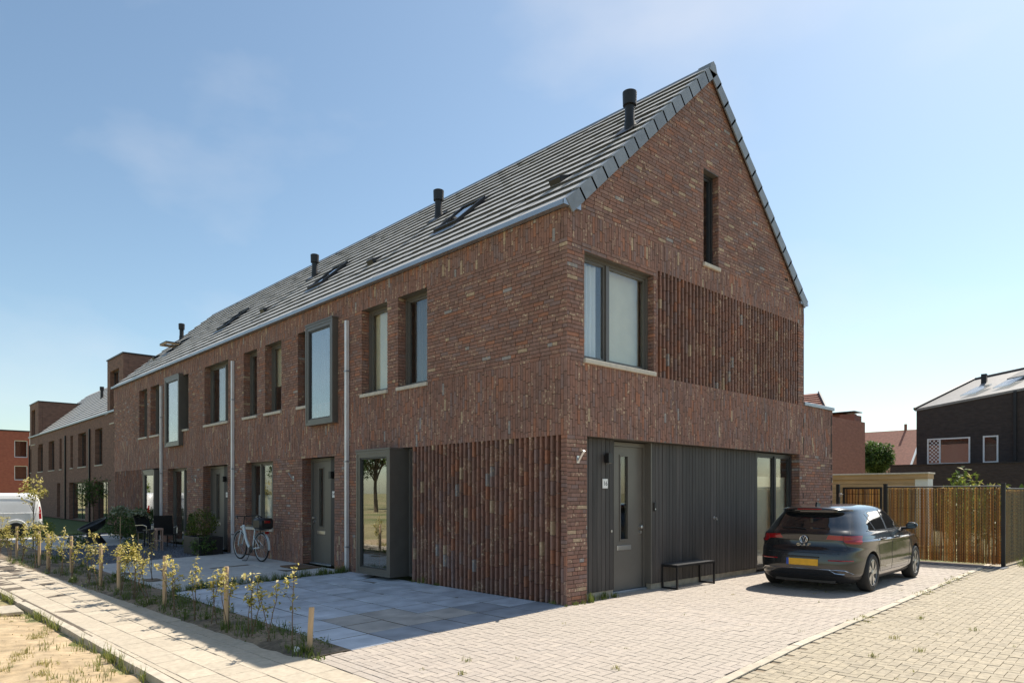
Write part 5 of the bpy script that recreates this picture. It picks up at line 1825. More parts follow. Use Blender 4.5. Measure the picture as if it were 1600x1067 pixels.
    for s in (-1, 1):
        mb.tube([hit_rear(s * a, b_, -0.002) for a, b_ in ((0.62, 0.83), (0.70, 0.74), (0.78, 0.66))], 0.005, 5)
        mb.tube([hit_rear(s * 0.62, 0.835 + 0.13 * t / 4, 0.001) for t in range(5)], 0.004, 5)
    mb.build('tailgate_seam', M['black'], car, False)
    a = hit_rear(0, 0.50, 0.0)
    mb = MB(); mb.bbox(-0.22, 0.26, a[1] - 0.014, a[1] + 0.02, 0.445, 0.555, 0.003); pl = mb.build('number_plate', M['yellow'], car, False)
    mb = MB(); mb.box(-0.26, -0.2205, a[1] - 0.0135, a[1] + 0.02, 0.4455, 0.5545); mb.build('blue_band', M['blue'], pl, False)
    mb = MB(); mb.bbox(-0.27, 0.27, a[1] - 0.02, a[1] + 0.01, 0.575, 0.60, 0.004); mb.build('plate_light_bar', M['black'], car, False)
    # round emblem and lettering on the tailgate
    y0 = min(hit_rear(0, zz_, 0.0)[1] for zz_ in (0.81, 0.84, 0.875, 0.91, 0.94)) - 0.008
    mb = MB()
    ez, er = 0.875, 0.062
    dk = MB(); dk.lathe([(er, 0.0), (er, 0.035)], (0, y0 + 0.001, ez), 28, 'y'); dk.build('emblem_disc', M['black'], car, False)
    y0 -= 0.003
    mb.tube([(er * math.cos(2 * math.pi * k / 32), y0, ez + er * math.sin(2 * math.pi * k / 32)) for k in range(32)], 0.006, 6, closed=True)
    mb.tube([(-0.026, y0, ez + 0.054), (0, y0, ez + 0.006), (0.026, y0, ez + 0.054)], 0.0048, 6)
    mb.tube([(-0.052, y0, ez + 0.03), (-0.024, y0, ez - 0.05), (0, y0, ez - 0.002), (0.024, y0, ez - 0.05), (0.052, y0, ez + 0.03)], 0.0048, 6)
    mb.build('emblem', M['chrome'], car, False)
    x = -0.105
    mb = MB()
    z0 = 0.765; hgt = 0.036
    yl = min(hit_rear(0, zz_, 0.0)[1] for zz_ in (0.763, 0.783, 0.803)) - 0.004
    r_ = 0.004
    def stroke(pts): mb.tube([(px_, yl, z0 + pz) for px_, pz in pts], r_, 5)
    G = [(0.045, hgt), (0.008, hgt), (0, hgt * 0.75), (0, hgt * 0.25), (0.008, 0), (0.045, 0), (0.045, hgt * 0.5), (0.026, hgt * 0.5)]
    O_ = [(0.008, hgt), (0.038, hgt), (0.046, hgt * 0.75), (0.046, hgt * 0.25), (0.038, 0), (0.008, 0), (0, hgt * 0.25), (0, hgt * 0.75), (0.008, hgt)]
    L_ = [(0, hgt), (0, 0), (0.042, 0)]
    for ch, off in ((G, -0.115), (O_, -0.053), (L_, 0.012), ([(0, 0), (0, hgt), (0.044, hgt)], 0.070), ([(0, hgt * 0.5), (0.036, hgt * 0.5)], 0.070)):
        stroke([(off + a_, b_) for a_, b_ in ch])
    mb.build('model_lettering', M['chrome'], car, False)
    # high brake light, wiper, roof fin
    mb = MB(); mb.tube([hit_rear(-0.2 + 0.4 * t / 8, 1.376, 0.004) for t in range(9)], 0.011, 6); mb.build('brake_light', M['redlens'], car, False)
    mb = MB(); mb.tube([hit_rear(0.0, 1.05, 0.012), hit_rear(-0.18, 1.065, 0.014), hit_rear(-0.40, 1.06, 0.012)], 0.009, 6); mb.build('wiper', M['black'], car, False)
    fz = bvh.ray_cast(Vector((0, 0.72, 3)), Vector((0, 0, -1)))[0].z
    mb = MB(); mb.prism([(0.62, fz - 0.01), (0.66, fz + 0.06), (0.72, fz + 0.062), (0.84, fz - 0.004)], -0.014, 0.014, 'x'); mb.build('roof_aerial', M['black'], car, False)
    mb = MB(); mb.box(-0.5, 0.5, 0.12, 0.5, 0.16, 0.24); mb.box(-0.6, 0.6, 0.5, 3.9, 0.14, 0.18); mb.build('underbody', M['black'], car, False)
    return car


hatchback((1.70, 4.00, 0.0), R(3.0), 'dark grey hatchback with yellow number plate parked beside the timber clad wall', M['paint'])

# white van, rear towards the houses
M['van_tyre'] = M['tyre']
van = thing('parked_van', 'white delivery van parked at the left edge beyond the young hedge', 'van', (-27.6, -2.05, -0.13), R(180))
rear = [(0.3, 0.06), (0.5, 0.0), (0.9, 0.02), (1.4, 0.08), (1.7, 0.16), (1.78, 0.28)]
front = [(0.3, 4.5), (0.6, 4.55), (0.9, 4.4), (1.0, 4.1), (1.2, 3.7), (1.5, 3.35), (1.7, 3.1), (1.78, 2.9)]
width = [(0.3, 0.84), (0.5, 0.885), (0.9, 0.895), (1.2, 0.875), (1.5, 0.84), (1.68, 0.79), (1.75, 0.72), (1.78, 0.6)]
expo = [(0.3, 9), (1.0, 9), (1.5, 8), (1.78, 5)]
bm = stacked_body(rear, front, width, list(np.linspace(0.3, 1.6, 22)) + list(np.linspace(1.62, 1.78, 9)), expo, 120)
for f in bm.faces: f.material_index = 0
for f in bm.faces:
    c = f.calc_center_median()
    if c.y < 0.16 and abs(c.x) > 0.74 and 0.75 < c.z < 1.25: f.material_index = 5 if c.x > 0 else 6
    elif c.z < 0.36: f.material_index = 2
    elif 3.0 < c.y and 1.05 < c.z < 1.6: f.material_index = 1
split_by_material(bm, {0: M['vanwhite'], 1: M['carglass'], 2: M['black'], 5: M['redlens'], 6: M['redlens']}, van, {0: 'body', 1: 'cab_windows', 2: 'lower_trim', 5: 'tail_light', 6: 'tail_light'})
bm.free()
for (x, y, s) in ((0.80, 0.95, 1), (-0.80, 0.95, -1), (0.80, 3.75, 1), (-0.80, 3.75, -1)):
    make_wheel(van, x, y, 0.31, 0.31, s)
    mb = MB()
    pts = [(x + s * 0.098, y + 0.40 * math.cos(t), 0.31 + 0.40 * math.sin(t)) for t in np.linspace(0.05, math.pi - 0.05, 16)]
    mb.tube(pts, 0.035, 8); mb.build('arch_moulding', M['vanwhite'], van, False, smooth=True)
    mb = MB(); mb.lathe([(0.36, -0.01), (0.36, 0.085)] if s > 0 else [(0.36, -0.085), (0.36, 0.01)], (x, y, 0.33), 30, 'x'); mb.build('wheel_arch', M['black'], van, False)
for s in (1, -1):
    mb = MB(); mb.tube([(s * 0.893, 0.12, 0.98), (s * 0.898, 1.5, 0.98), (s * 0.897, 3.0, 0.98)], 0.012, 6); mb.tube([(s * 0.84, 0.3, 1.57), (s * 0.838, 2.6, 1.57)], 0.008, 6)
    mb.build('side_moulding', M['vanwhite'], van, False)
mb = MB(); mb.bbox(-0.86, 0.86, -0.06, 0.08, 0.36, 0.56, 0.02); mb.build('bumper', M['vanwhite'], van, False)

# ---------------------------------------------------------------- bench, fence, bicycle, garden things
b = thing('garden_bench', 'black metal bench with slatted seat standing against the timber clad wall', 'bench', (0.0, 3.22, 0))
x0, x1, y0, y1, hz = -0.155, 0.17, 2.62, 3.84, 0.42
for i in range(9):
    xa = x0 + 0.012 + i * (x1 - x0 - 0.024) / 9
    mb = MB(); mb.bbox(xa + 0.003, xa + (x1 - x0 - 0.024) / 9 - 0.003, y0 + 0.01, y1 - 0.01, hz - 0.018, hz, 0.002); mb.build('slat', M['blackmetal'], b)
mb = MB()
for (a, c) in ((x0, x0 + 0.012), (x1 - 0.012, x1)): mb.box(a, c, y0, y1, hz - 0.045, hz - 0.002)
for (a, c) in ((y0, y0 + 0.0095), (y1 - 0.0095, y1)): mb.box(x0 + 0.012, x1 - 0.012, a, c, hz - 0.045, hz - 0.002)
mb.build('seat_frame', M['blackmetal'], b)
for yy in (y0, y1 - 0.03):
    for xx in (x0 + 0.001, x1 - 0.031):
        mb = MB(); mb.box(xx, xx + 0.03, yy + 0.001, yy + 0.029, 0.0, hz - 0.046); mb.build('leg', M['blackmetal'], b)
    mb = MB(); mb.box(x0 + 0.032, x1 - 0.032, yy + 0.003, yy + 0.027, 0.004, 0.03); mb.build('foot_rail', M['blackmetal'], b)

# reed screens on a wire fence with a gate
M['reedleaf'] = leaf_mat('reed_cane_translucent', [(0, (0.10, 0.045, 0.018)), (0.3, (0.36, 0.18, 0.06)), (0.6, (0.62, 0.36, 0.12)), (0.85, (0.80, 0.55, 0.24)), (1.0, (0.55, 0.46, 0.13))], 0.6)
M['greenwire'] = mat('green_wire', (0.19, 0.21, 0.13), 0.5, 0.3, var=0.1)


def reeds(parent, xf, a, b_, z0, z1, d):
    mb = MB(xf)
    x = a
    while x < b_:
        r = random.uniform(0.0035, 0.0065)
        top = z1 - random.random() ** 2 * 0.05
        lean = random.gauss(0, 0.006)
        if random.random() < 0.94:
            dd = d + random.gauss(0, 0.004)
            t = random.random()
            mb.tube([(x, dd, z0 + random.uniform(0, 0.03)), (x + lean, dd + random.gauss(0, 0.004), (z0 + z1) / 2), (x + lean * 1.5, dd, top)], r, 5, t, cap=False)
        x += r * 1.35
    o = mb.build('reed_screen', M['reedleaf'], parent, tinted=True)
    o['kind'] = 'stuff'
    wm = MB(xf)
    for zz in np.linspace(z0 + 0.2, z1 - 0.15, 5):
        wm.tube([(a, d - 0.012, zz), (b_, d - 0.012, zz)], 0.0022, 4)
    wm.build('binding_wire', M['blackmetal'], parent)


def chain_link(parent, xf, a, b_, z0, z1, d, p=0.07):
    mb = MB(xf)
    h = z1 - z0
    k = -int(h / p)
    while a + k * p < b_:
        for sgn in (1, -1):
            s0 = a + k * p if sgn > 0 else a + k * p + h
            s1 = a + k * p + h if sgn > 0 else a + k * p
            za, zb = z0, z1
            pa, pb = [s0, za], [s1, zb]
            # clip to the panel
            def clip(P, Q):
                if P[0] < a: t = (a - P[0]) / (Q[0] - P[0]); return [a, P[1] + (Q[1] - P[1]) * t]
                if P[0] > b_: t = (b_ - P[0]) / (Q[0] - P[0]); return [b_, P[1] + (Q[1] - P[1]) * t]
                return P
            if max(s0, s1) <= a or min(s0, s1) >= b_: continue
            qa, qb = clip(pa, pb), clip(pb, pa)
            mb.tube([(qa[0], d, qa[1]), (qb[0], d, qb[1])], 0.0032, 3, cap=False)
        k += 1
    o = mb.build('wire_mesh', M['greenwire'], parent)
    o['kind'] = 'stuff'


FY = 11.1
fen = thing('reed_fence', 'wire fence panel backed with golden reed between black posts', 'fence', (1.9, FY, 0))
xf = shift(0, FY)
for xx in (0.63, 3.08):
    mb = MB(); mb.bbox(xx - 0.04, xx + 0.04, FY - 0.04, FY + 0.04, 0, 1.86, 0.005); mb.bbox(xx - 0.045, xx + 0.045, FY - 0.045, FY + 0.045, 1.86, 1.875, 0.003); mb.build('post', M['blackmetal'], fen)
mb = MB(); mb.tube([(0.67, FY, 1.80), (3.04, FY, 1.80)], 0.018, 8); mb.build('top_rail', M['blackmetal'], fen, smooth=True)
reeds(fen, xf, 0.69, 3.03, 0.03, 1.78, 0.04)
chain_link(fen, xf, 0.68, 3.04, 0.05, 1.79, -0.005)
mb = MB(); mb.bbox(0.5, 3.2, FY - 0.62, FY - 0.1, -0.02, 0.012, 0.004); mb.build('base_strip', M['gravel'], fen)

gt = thing('garden_gate', 'black framed garden gate filled with reed beside the extension', 'gate', (0.0, FY, 0))
mb = MB(); mb.bbox(-0.56, -0.48, FY - 0.04, FY + 0.04, 0, 1.88, 0.005); mb.build('post', M['blackmetal'], gt)
mb = MB()
for (a, c, d, e) in ((-0.40, -0.35, 0.08, 1.80), (0.50, 0.55, 0.08, 1.80)): mb.box(a, c, FY - 0.02, FY + 0.02, d, e)
for z in (0.08, 0.9, 1.75): mb.box(-0.35, 0.50, FY - 0.019, FY + 0.019, z, z + 0.05)
mb.build('gate_frame', M['blackmetal'], gt)
for k in range(11):
    xx = -0.30 + k * 0.075
    mb = MB(); mb.box(xx - 0.004, xx + 0.004, FY - 0.026, FY - 0.02, 0.1, 1.78); mb.build('bar', M['blackmetal'], gt)
for z in (0.3, 0.55, 1.15, 1.4, 1.62):
    mb = MB(); mb.box(-0.35, 0.5, FY - 0.032, FY - 0.0265, z, z + 0.008); mb.build('cross_bar', M['blackmetal'], gt)
reeds(gt, xf, -0.35, 0.50, 0.08, 1.78, 0.045)
mb = MB(); mb.tube([(-0.44, FY - 0.02, 1.62), (-0.44, FY - 0.08, 1.62), (-0.36, FY - 0.08, 1.62)], 0.01, 6); mb.lathe([(0.05, 0), (0.05, 0.02)], (-0.46, FY - 0.04, 1.60), 12, 'y'); mb.build('latch', M['steel'], gt, smooth=True)

fe2 = thing('side_fence', 'wire and reed fence running back from the corner post beside the road', 'fence', (3.12, 13, 0))
xf2 = shift(3.12, FY + 0.08, True)
reeds(fe2, xf2, 0.0, 4.0, 0.05, 1.72, 0.04)
chain_link(fe2, xf2, 0.0, 4.0, 0.05, 1.74, 0.0, 0.09)
mb = MB(); mb.tube([(3.12, FY + 0.1, 1.75), (3.12, FY + 4.1, 1.75)], 0.018, 8); mb.build('top_rail', M['blackmetal'], fe2, smooth=True)
mb = MB(); mb.bbox(3.08, 3.16, FY + 2.0, FY + 2.08, 0, 1.80, 0.005); mb.build('post', M['blackmetal'], fe2)

# ------------------------------------------------ bicycle
M['bikewhite'] = mat('white_bicycle_paint', (0.62, 0.68, 0.70), 0.3, var=0.03, coat=0.5)
bk = thing('bicycle', 'white step through bicycle with black rear case leaning by the second house window', 'bicycle', (-10.08, -0.47, -0.012), R(184))
# local: x forward, z up
def bike_wheel(x, nm):
    mb = MB(); n = 40
    mb.tube([(x + 0.335 * math.cos(2 * math.pi * k / n), 0, 0.35 + 0.335 * math.sin(2 * math.pi * k / n)) for k in range(n)], 0.020, 8, closed=True)
    t = mb.build(nm, M['tyre'], bk, False, smooth=True)
    mb = MB(); mb.tube([(x + 0.308 * math.cos(2 * math.pi * k / n), 0, 0.35 + 0.308 * math.sin(2 * math.pi * k / n)) for k in range(n)], 0.010, 6, closed=True); mb.build('rim', M['alloy'], t, False, smooth=True)
    mb = MB()
    for k in range(20):
        a = 2 * math.pi * k / 20
        mb.tube([(x + 0.02 * math.cos(a + 1.2), 0.025 * (-1) ** k, 0.35 + 0.02 * math.sin(a + 1.2)), (x + 0.305 * math.cos(a), 0, 0.35 + 0.305 * math.sin(a))], 0.0016, 3, cap=False)
    o = mb.build('spokes', M['steel'], t, False); o['kind'] = 'stuff'
    mb = MB(); mb.lathe([(0.03, -0.045), (0.03, 0.045)], (x, 0, 0.35), 14, 'y'); mb.build('hub', M['alloy'], t, False, smooth=True)
bike_wheel(0.58, 'front_wheel'); bike_wheel(-0.52, 'rear_wheel')
mb = MB()
mb.tube([(0.40, 0, 0.86), (0.36, 0, 0.74), (0.27, 0, 0.52), (0.15, 0, 0.36), (0.0, 0, 0.29), (-0.07, 0, 0.28)], [0.034, 0.036, 0.036, 0.034, 0.032, 0.03], 10)
mb.tube([(-0.07, 0, 0.28), (-0.13, 0, 0.5), (-0.2, 0, 0.80)], 0.019, 8)
for s in (-1, 1):
    mb.tube([(-0.07, s * 0.03, 0.28), (-0.52, s * 0.06, 0.35)], 0.011, 6); mb.tube([(-0.15, s * 0.02, 0.60), (-0.52, s * 0.06, 0.35)], 0.009, 6)
mb.build('frame', M['bikewhite'], bk, False, smooth=True)
mb = MB(); mb.tube([(0.40, 0, 0.84), (0.43, 0, 0.73)], 0.024, 8)
for s in (-1, 1): mb.tube([(0.43, s * 0.05, 0.73), (0.50, s * 0.055, 0.55), (0.58, s * 0.055, 0.35)], [0.016, 0.014, 0.011], 8)
mb.build('fork', M['bikewhite'], bk, False, smooth=True)
mb = MB(); mb.tube([(0.40, 0, 0.86), (0.35, 0, 1.08)], 0.015, 8)
mb.tube([(0.10, -0.31, 1.06), (0.24, -0.28, 1.10), (0.37, -0.10, 1.08), (0.37, 0.10, 1.08), (0.24, 0.28, 1.10), (0.10, 0.31, 1.06)], 0.011, 8)
hb = mb.build('handlebar', M['blackmetal'], bk, False, smooth=True)
for s in (-1, 1):
    mb = MB(); mb.tube([(0.08, s * 0.313, 1.055), (0.21, s * 0.287, 1.092)], 0.018, 8); mb.build('grip', M['black'], hb, False, smooth=True)
    mb = MB(); mb.tube([(0.22, s * 0.285, 1.085), (0.27, s * 0.25, 1.05), (0.2, s * 0.29, 1.03)], 0.006, 5); mb.build('brake_lever', M['steel'], hb, False)
mb = MB(); mb.lathe([(0.035, -0.03), (0.04, 0.02), (0.03, 0.04)], (0.47, 0, 0.80), 14, 'x'); mb.build('head_lamp', M['alloy'], bk, False, smooth=True)
bmm = bmesh.new(); bmesh.ops.create_uvsphere(bmm, u_segments=18, v_segments=10, radius=1)
for v in bmm.verts:
    w = 0.11 if v.co.x < 0 else 0.11 - 0.08 * v.co.x
    v.co = Vector((-0.24 + v.co.x * 0.14, v.co.y * w, 0.90 + v.co.z * 0.045))
MB().bm(bmm).build('saddle', M['black'], bk, False, smooth=True)
mb = MB(); mb.tube([(-0.2, 0, 0.80), (-0.225, 0, 0.88)], 0.014, 8); mb.build('seat_post', M['alloy'], bk, False)
mb = MB()
for s in (-1, 1): mb.tube([(-0.30, s * 0.06, 0.76), (-0.78, s * 0.06, 0.77)], 0.007, 6); mb.tube([(-0.52, s * 0.065, 0.36), (-0.60, s * 0.065, 0.76)], 0.006, 6)
mb.tube([(-0.78, -0.06, 0.77), (-0.78, 0.06, 0.77)], 0.007, 6)
mb.build('carrier', M['blackmetal'], bk, False)
mb = MB(); mb.bbox(-0.80, -0.40, -0.18, 0.18, 0.785, 1.06, 0.05); cs = mb.build('rear_case', M['black'], bk, False, smooth=True)
mb = MB(); mb.bbox(-0.812, -0.797, -0.075, 0.075, 0.94, 1.0, 0.006); mb.build('reflector', M['redlens'], cs, False)
mb = MB(); mb.bbox(-0.80, -0.775, -0.05, 0.05, 0.68, 0.74, 0.006); mb.build('tail_lamp', M['redlens'], bk, False)
for (cx, a0, a1) in ((-0.52, 0.4, 3.3), (0.58, 0.35, 2.7)):
    mb = MB(); pts = [(cx + 0.375 * math.cos(t), 0, 0.35 + 0.375 * math.sin(t)) for t in np.linspace(a0, a1, 16)]
    vs_, fs = [], []
    for p in pts: vs_ += [(p[0], -0.028, p[2]), (p[0], 0, p[2] + 0.008), (p[0], 0.028, p[2])]
    for i in range(15): fs += [(3 * i, 3 * i + 1, 3 * i + 4, 3 * i + 3), (3 * i + 1, 3 * i + 2, 3 * i + 5, 3 * i + 4)]
    mb.add(vs_, fs); mb.build('mudguard', M['bikewhite'], bk, False, smooth=True)
mb = MB(); mb.lathe([(0.085, -0.006), (0.085, 0.006)], (-0.07, 0.05, 0.28), 24, 'y'); mb.build('chain_ring', M['black'], bk, False)
mb = MB(); mb.tube([(-0.52, 0.055, 0.385), (-0.07, 0.055, 0.365)], 0.006, 5); mb.tube([(-0.52, 0.055, 0.315), (-0.07, 0.055, 0.195)], 0.006, 5); mb.build('chain', M['black'], bk, False)
for s in (-1, 1):
    mb = MB(); mb.tube([(-0.07, s * 0.06, 0.28), (-0.07 + s * 0.09, s * 0.075, 0.28 - s * 0.13)], 0.008, 6); mb.box(-0.12 + s * 0.09, -0.02 + s * 0.09, s * 0.075 - 0.0 if s > 0 else -0.165, 0.165 if s > 0 else -0.075, 0.14 if s > 0 else 0.40, 0.16 if s > 0 else 0.42); mb.build('pedal', M['black'], bk, False)
mb = MB(); mb.tube([(-0.12, 0.05, 0.27), (-0.08, 0.16, 0.012)], 0.009, 6); mb.tube([(-0.08, 0.16, 0.012), (0.02, 0.22, 0.01)], 0.009, 6); mb.build('kickstand', M['black'], bk, False)

# door mats
for (xa, xb, lab) in ((-8.15, -7.25, 'brown door mat before the grey door of the second house'),):
    mb = MB(); mb.bbox(xa, xb, -0.62, -0.08, -0.012, 0.016, 0.004)
    o = mb.build('door_mat', mat('coir_mat', (0.16, 0.095, 0.055), 0.95, var=0.3, vscale=60, bump=0.5)); tag(o, lab, 'door mat')

# ------------------------------------------------ planting
LEAFQ = [(0, 1, 2, 3)]


def leaf_cloud(mb, pts, size, tints, flat=0.5):
    """small pointed leaves at given points"""
    for p, t in zip(pts, tints):
        a = random.uniform(0, 6.283); el = random.gauss(0, flat)
        d = np.array([math.cos(a) * math.cos(el), math.sin(a) * math.cos(el), math.sin(el)])
        n = np.cross(d, [random.gauss(0, 0.35), random.gauss(0, 0.35), 1.0]); n /= np.linalg.norm(n) + 1e-9
        s = size * random.uniform(0.7, 1.3)
        p = np.asarray(p)
        up = np.cross(n, d) * s * 0.12
        mb.add([p, p + d * s * 0.5 + n * s * 0.28 + up, p + d * s, p + d * s * 0.5 - n * s * 0.28 + up], LEAFQ, t)


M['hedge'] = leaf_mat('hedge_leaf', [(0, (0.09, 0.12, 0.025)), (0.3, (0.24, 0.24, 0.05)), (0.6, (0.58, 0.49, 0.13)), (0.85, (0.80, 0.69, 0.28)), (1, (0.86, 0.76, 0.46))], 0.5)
M['green'] = leaf_mat('green_leaf', [(0, (0.035, 0.07, 0.015)), (0.5, (0.075, 0.14, 0.03)), (1, (0.14, 0.21, 0.05))], 0.35)
M['lime'] = leaf_mat('lime_leaf', [(0, (0.10, 0.15, 0.02)), (0.5, (0.20, 0.26, 0.035)), (1, (0.34, 0.36, 0.06))], 0.45)
M['conifer'] = leaf_mat('conifer_leaf', [(0, (0.06, 0.085, 0.012)), (0.5, (0.10, 0.14, 0.02)), (1, (0.16, 0.20, 0.03))], 0.3)
M['grass'] = leaf_mat('grass_blade', [(0, (0.06, 0.10, 0.015)), (0.4, (0.12, 0.17, 0.03)), (0.75, (0.26, 0.26, 0.06)), (1, (0.42, 0.35, 0.13))], 0.35)
M['variegated'] = leaf_mat('variegated_leaf', [(0, (0.10, 0.15, 0.06)), (0.5, (0.26, 0.30, 0.17)), (1, (0.55, 0.56, 0.42))], 0.3)


def young_shrub(x, y, h, spread, nst, dens, label, low=0.35, leaf=0.036):
    t = thing('hedge_shrub', label, 'shrub', (x, y, gz(y)), group='young hedge shrubs along the pavement')
    z0 = gz(y)
    sm, lm = MB(), MB()
    pts, ti = [], []
    for k in range(nst):
        a = random.uniform(0, 6.283); r = spread * random.uniform(0.3, 1.0); hh = h * random.uniform(0.65, 1.0) if k else h
        p0 = np.array([x + random.gauss(0, 0.02), y + random.gauss(0, 0.02), z0 - 0.02])
        p3 = np.array([x + r * math.cos(a), y + r * 0.6 * math.sin(a), z0 + hh])
        mid = (p0 + p3) / 2 + np.array([random.gauss(0, 0.04), random.gauss(0, 0.03), 0.03])
        path = [p0, (p0 * 0.6 + mid * 0.4), mid, (mid + p3) / 2 + np.array([random.gauss(0, 0.015), random.gauss(0, 0.015), 0]), p3]
        sm.tube(path, [0.007, 0.006, 0.005, 0.004, 0.002], 5)
        nb = random.randint(3, 5)
        tips = [(path, 1.0)]
        for q in range(nb):
            s = random.uniform(low, 0.92)
            i = min(int(s * 4), 3); f = s * 4 - i
            b0 = path[i] * (1 - f) + path[i + 1] * f
            L = random.uniform(0.08, 0.24) * h
            aa = random.uniform(0, 6.283)
            b1 = b0 + np.array([math.cos(aa) * L * 0.8, math.sin(aa) * L * 0.6, L * 0.6])
            sm.tube([b0, (b0 + b1) / 2 + np.array([0, 0, 0.01]), b1], [0.003, 0.0025, 0.0015], 4)
            tips.append(([b0, b1], 0.5))
        for (pp, wgt) in tips:
            n = int(dens * wgt * random.uniform(0.6, 1.4))
            for j in range(n):
                s = random.betavariate(3.0, 1.1)
                if wgt > 0.9:
                    i = min(int(s * 4), 3); f = s * 4 - i
                    c = pp[i] * (1 - f) + pp[i + 1] * f
                else: c = pp[0] * (1 - s) + pp[1] * s
                if (c[2] - z0) / h < low * random.uniform(0.5, 1): continue
                pts.append(c + np.array([random.gauss(0, 0.02), random.gauss(0, 0.02), random.gauss(0, 0.018)])); ti.append(min(1, max(0, random.gauss(0.24 + 0.66 * min(1, max(0, (c[2] - z0) / h - 0.25)), 0.2))))  # paler with height: yellowish young tips, plus sunlit tops put into the leaf colour
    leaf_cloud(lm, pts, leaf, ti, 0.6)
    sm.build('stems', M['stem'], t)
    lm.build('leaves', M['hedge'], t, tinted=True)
    return t


shrubs = [(-0.42, -3.83, 0.98, 0.08, 2, 40, 'tall thin young shrub at the terrace corner, nearest the driveway', 0.3),
          (-0.98, -3.82, 0.66, 0.18, 3, 34, 'low loose young shrub just left of the tall thin one', 0.4),
          (-1.42, -3.86, 0.80, 0.22, 4, 40, 'young shrub with drooping yellow tips right of the second stake', 0.45),
          (-1.98, -3.90, 0.74, 0.16, 3, 44, 'young shrub tangled round the top of the second stake', 0.5),
          (-2.55, -3.88, 0.68, 0.14, 3, 34, 'slim young shrub just left of the second stake', 0.4),
          (-3.05, -3.92, 0.86, 0.16, 3, 40, 'young shrub midway between the second and third stakes', 0.4),
          (-3.75, -3.90, 0.80, 0.18, 3, 40, 'sparse young shrub right of the third stake', 0.3),
          (-4.30, -3.94, 0.66, 0.12, 2, 30, 'thin young shrub close against the third stake', 0.3),
          (-4.95, -3.92, 0.78, 0.16, 3, 38, 'yellow tipped young shrub left of the third stake', 0.4),
          (-5.65, -3.94, 1.02, 0.30, 6, 70, 'dense bright yellow leaved shrub, fullest of the young hedge', 0.45),
          (-6.35, -3.95, 0.86, 0.22, 4, 50, 'yellow leaved shrub behind the fourth stake', 0.4),
          (-7.40, -4.00, 0.80, 0.18, 3, 40, 'small yellow shrub between the fourth and fifth stakes', 0.35),
          (-8.35, -4.02, 0.95, 0.24, 4, 55, 'tall yellow shrub just left of the fifth stake', 0.35),
          (-9.30, -4.00, 0.85, 0.22, 4, 46, 'loose yellow shrub halfway to the sixth stake', 0.35),
          (-10.25, -4.05, 1.00, 0.26, 4, 56, 'yellow shrub right of the sixth stake', 0.3),
          (-11.3, -4.05, 1.02, 0.30, 5, 60, 'bushy pale shrub between the sixth and seventh stakes', 0.3),
          (-12.6, -4.10, 1.05, 0.32, 5, 60, 'pale shrub at the seventh stake', 0.3),
          (-13.9, -4.12, 1.10, 0.34, 5, 64, 'pale leafy shrub before the white van', 0.25),
          (-15.2, -4.15, 1.12, 0.36, 6, 70, 'wide pale shrub before the van wheel', 0.25),
          (-16.7, -4.20, 1.12, 0.36, 6, 70, 'pale shrub at the left picture edge', 0.25)]
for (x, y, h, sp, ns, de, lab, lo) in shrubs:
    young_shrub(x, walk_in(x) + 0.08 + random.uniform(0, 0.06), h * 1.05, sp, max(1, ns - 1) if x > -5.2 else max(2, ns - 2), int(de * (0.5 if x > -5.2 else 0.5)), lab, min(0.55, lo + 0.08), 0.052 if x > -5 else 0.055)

# wooden stakes with a tie wire
stakes = [(-0.25, -3.93, 0.50, 0.05, 'short leaning wooden stake at the driveway end of the hedge'), (-2.26, -4.07, 0.80, 0.0, 'second wooden stake from the driveway'),
          (-4.49, -4.15, 0.80, 0.01, 'third wooden stake from the driveway'), (-6.97, -4.17, 0.80, -0.01, 'fourth wooden stake from the driveway'),
          (-7.88, -4.25, 0.80, 0.0, 'fifth wooden stake from the driveway'), (-10.76, -4.17, 0.82, 0.01, 'sixth wooden stake from the driveway'),
          (-12.06, -4.38, 0.82, 0.0, 'seventh wooden stake from the driveway'), (-13.02, -4.39, 0.86, -0.01, 'eighth wooden stake from the driveway'), (-16.0, -4.43, 0.86, 0.0, 'ninth wooden stake, farthest from the driveway')]
for (x, y, h, tl, lab) in stakes:
    mb = MB(); z0 = gz(y)
    r = 0.030
    n = 14
    mb.tube([(x, y, z0 - 0.05), (x + tl * 0.5, y, z0 + h * 0.5), (x + tl, y + 0.003, z0 + h - 0.008), (x + tl, y + 0.003, z0 + h)], [r, r, r * 0.98, r * 0.86], n)
    o = mb.build('wooden_stake', M['stake'], smooth=True, origin=(x, y, z0)); tag(o, lab, 'stake', 'wooden stakes along the young hedge')
mb = MB()
pts = []
for i in range(len(stakes) - 1):
    a, c = stakes[i], stakes[i + 1]
    for k in range(8):
        t = k / 8
        pts.append((a[0] * (1 - t) + c[0] * t, a[1] * (1 - t) + c[1] * t + 0.034, gz(-4) + (a[2] * (1 - t) + c[2] * t) * 0.86 - 0.05 * 4 * t * (1 - t)))
mb.tube(pts, 0.0012, 4, cap=False)
o = mb.build('tie_wire', M['zinc']); tag(o, 'thin slack wire strung from stake to stake along the hedge', 'wire')


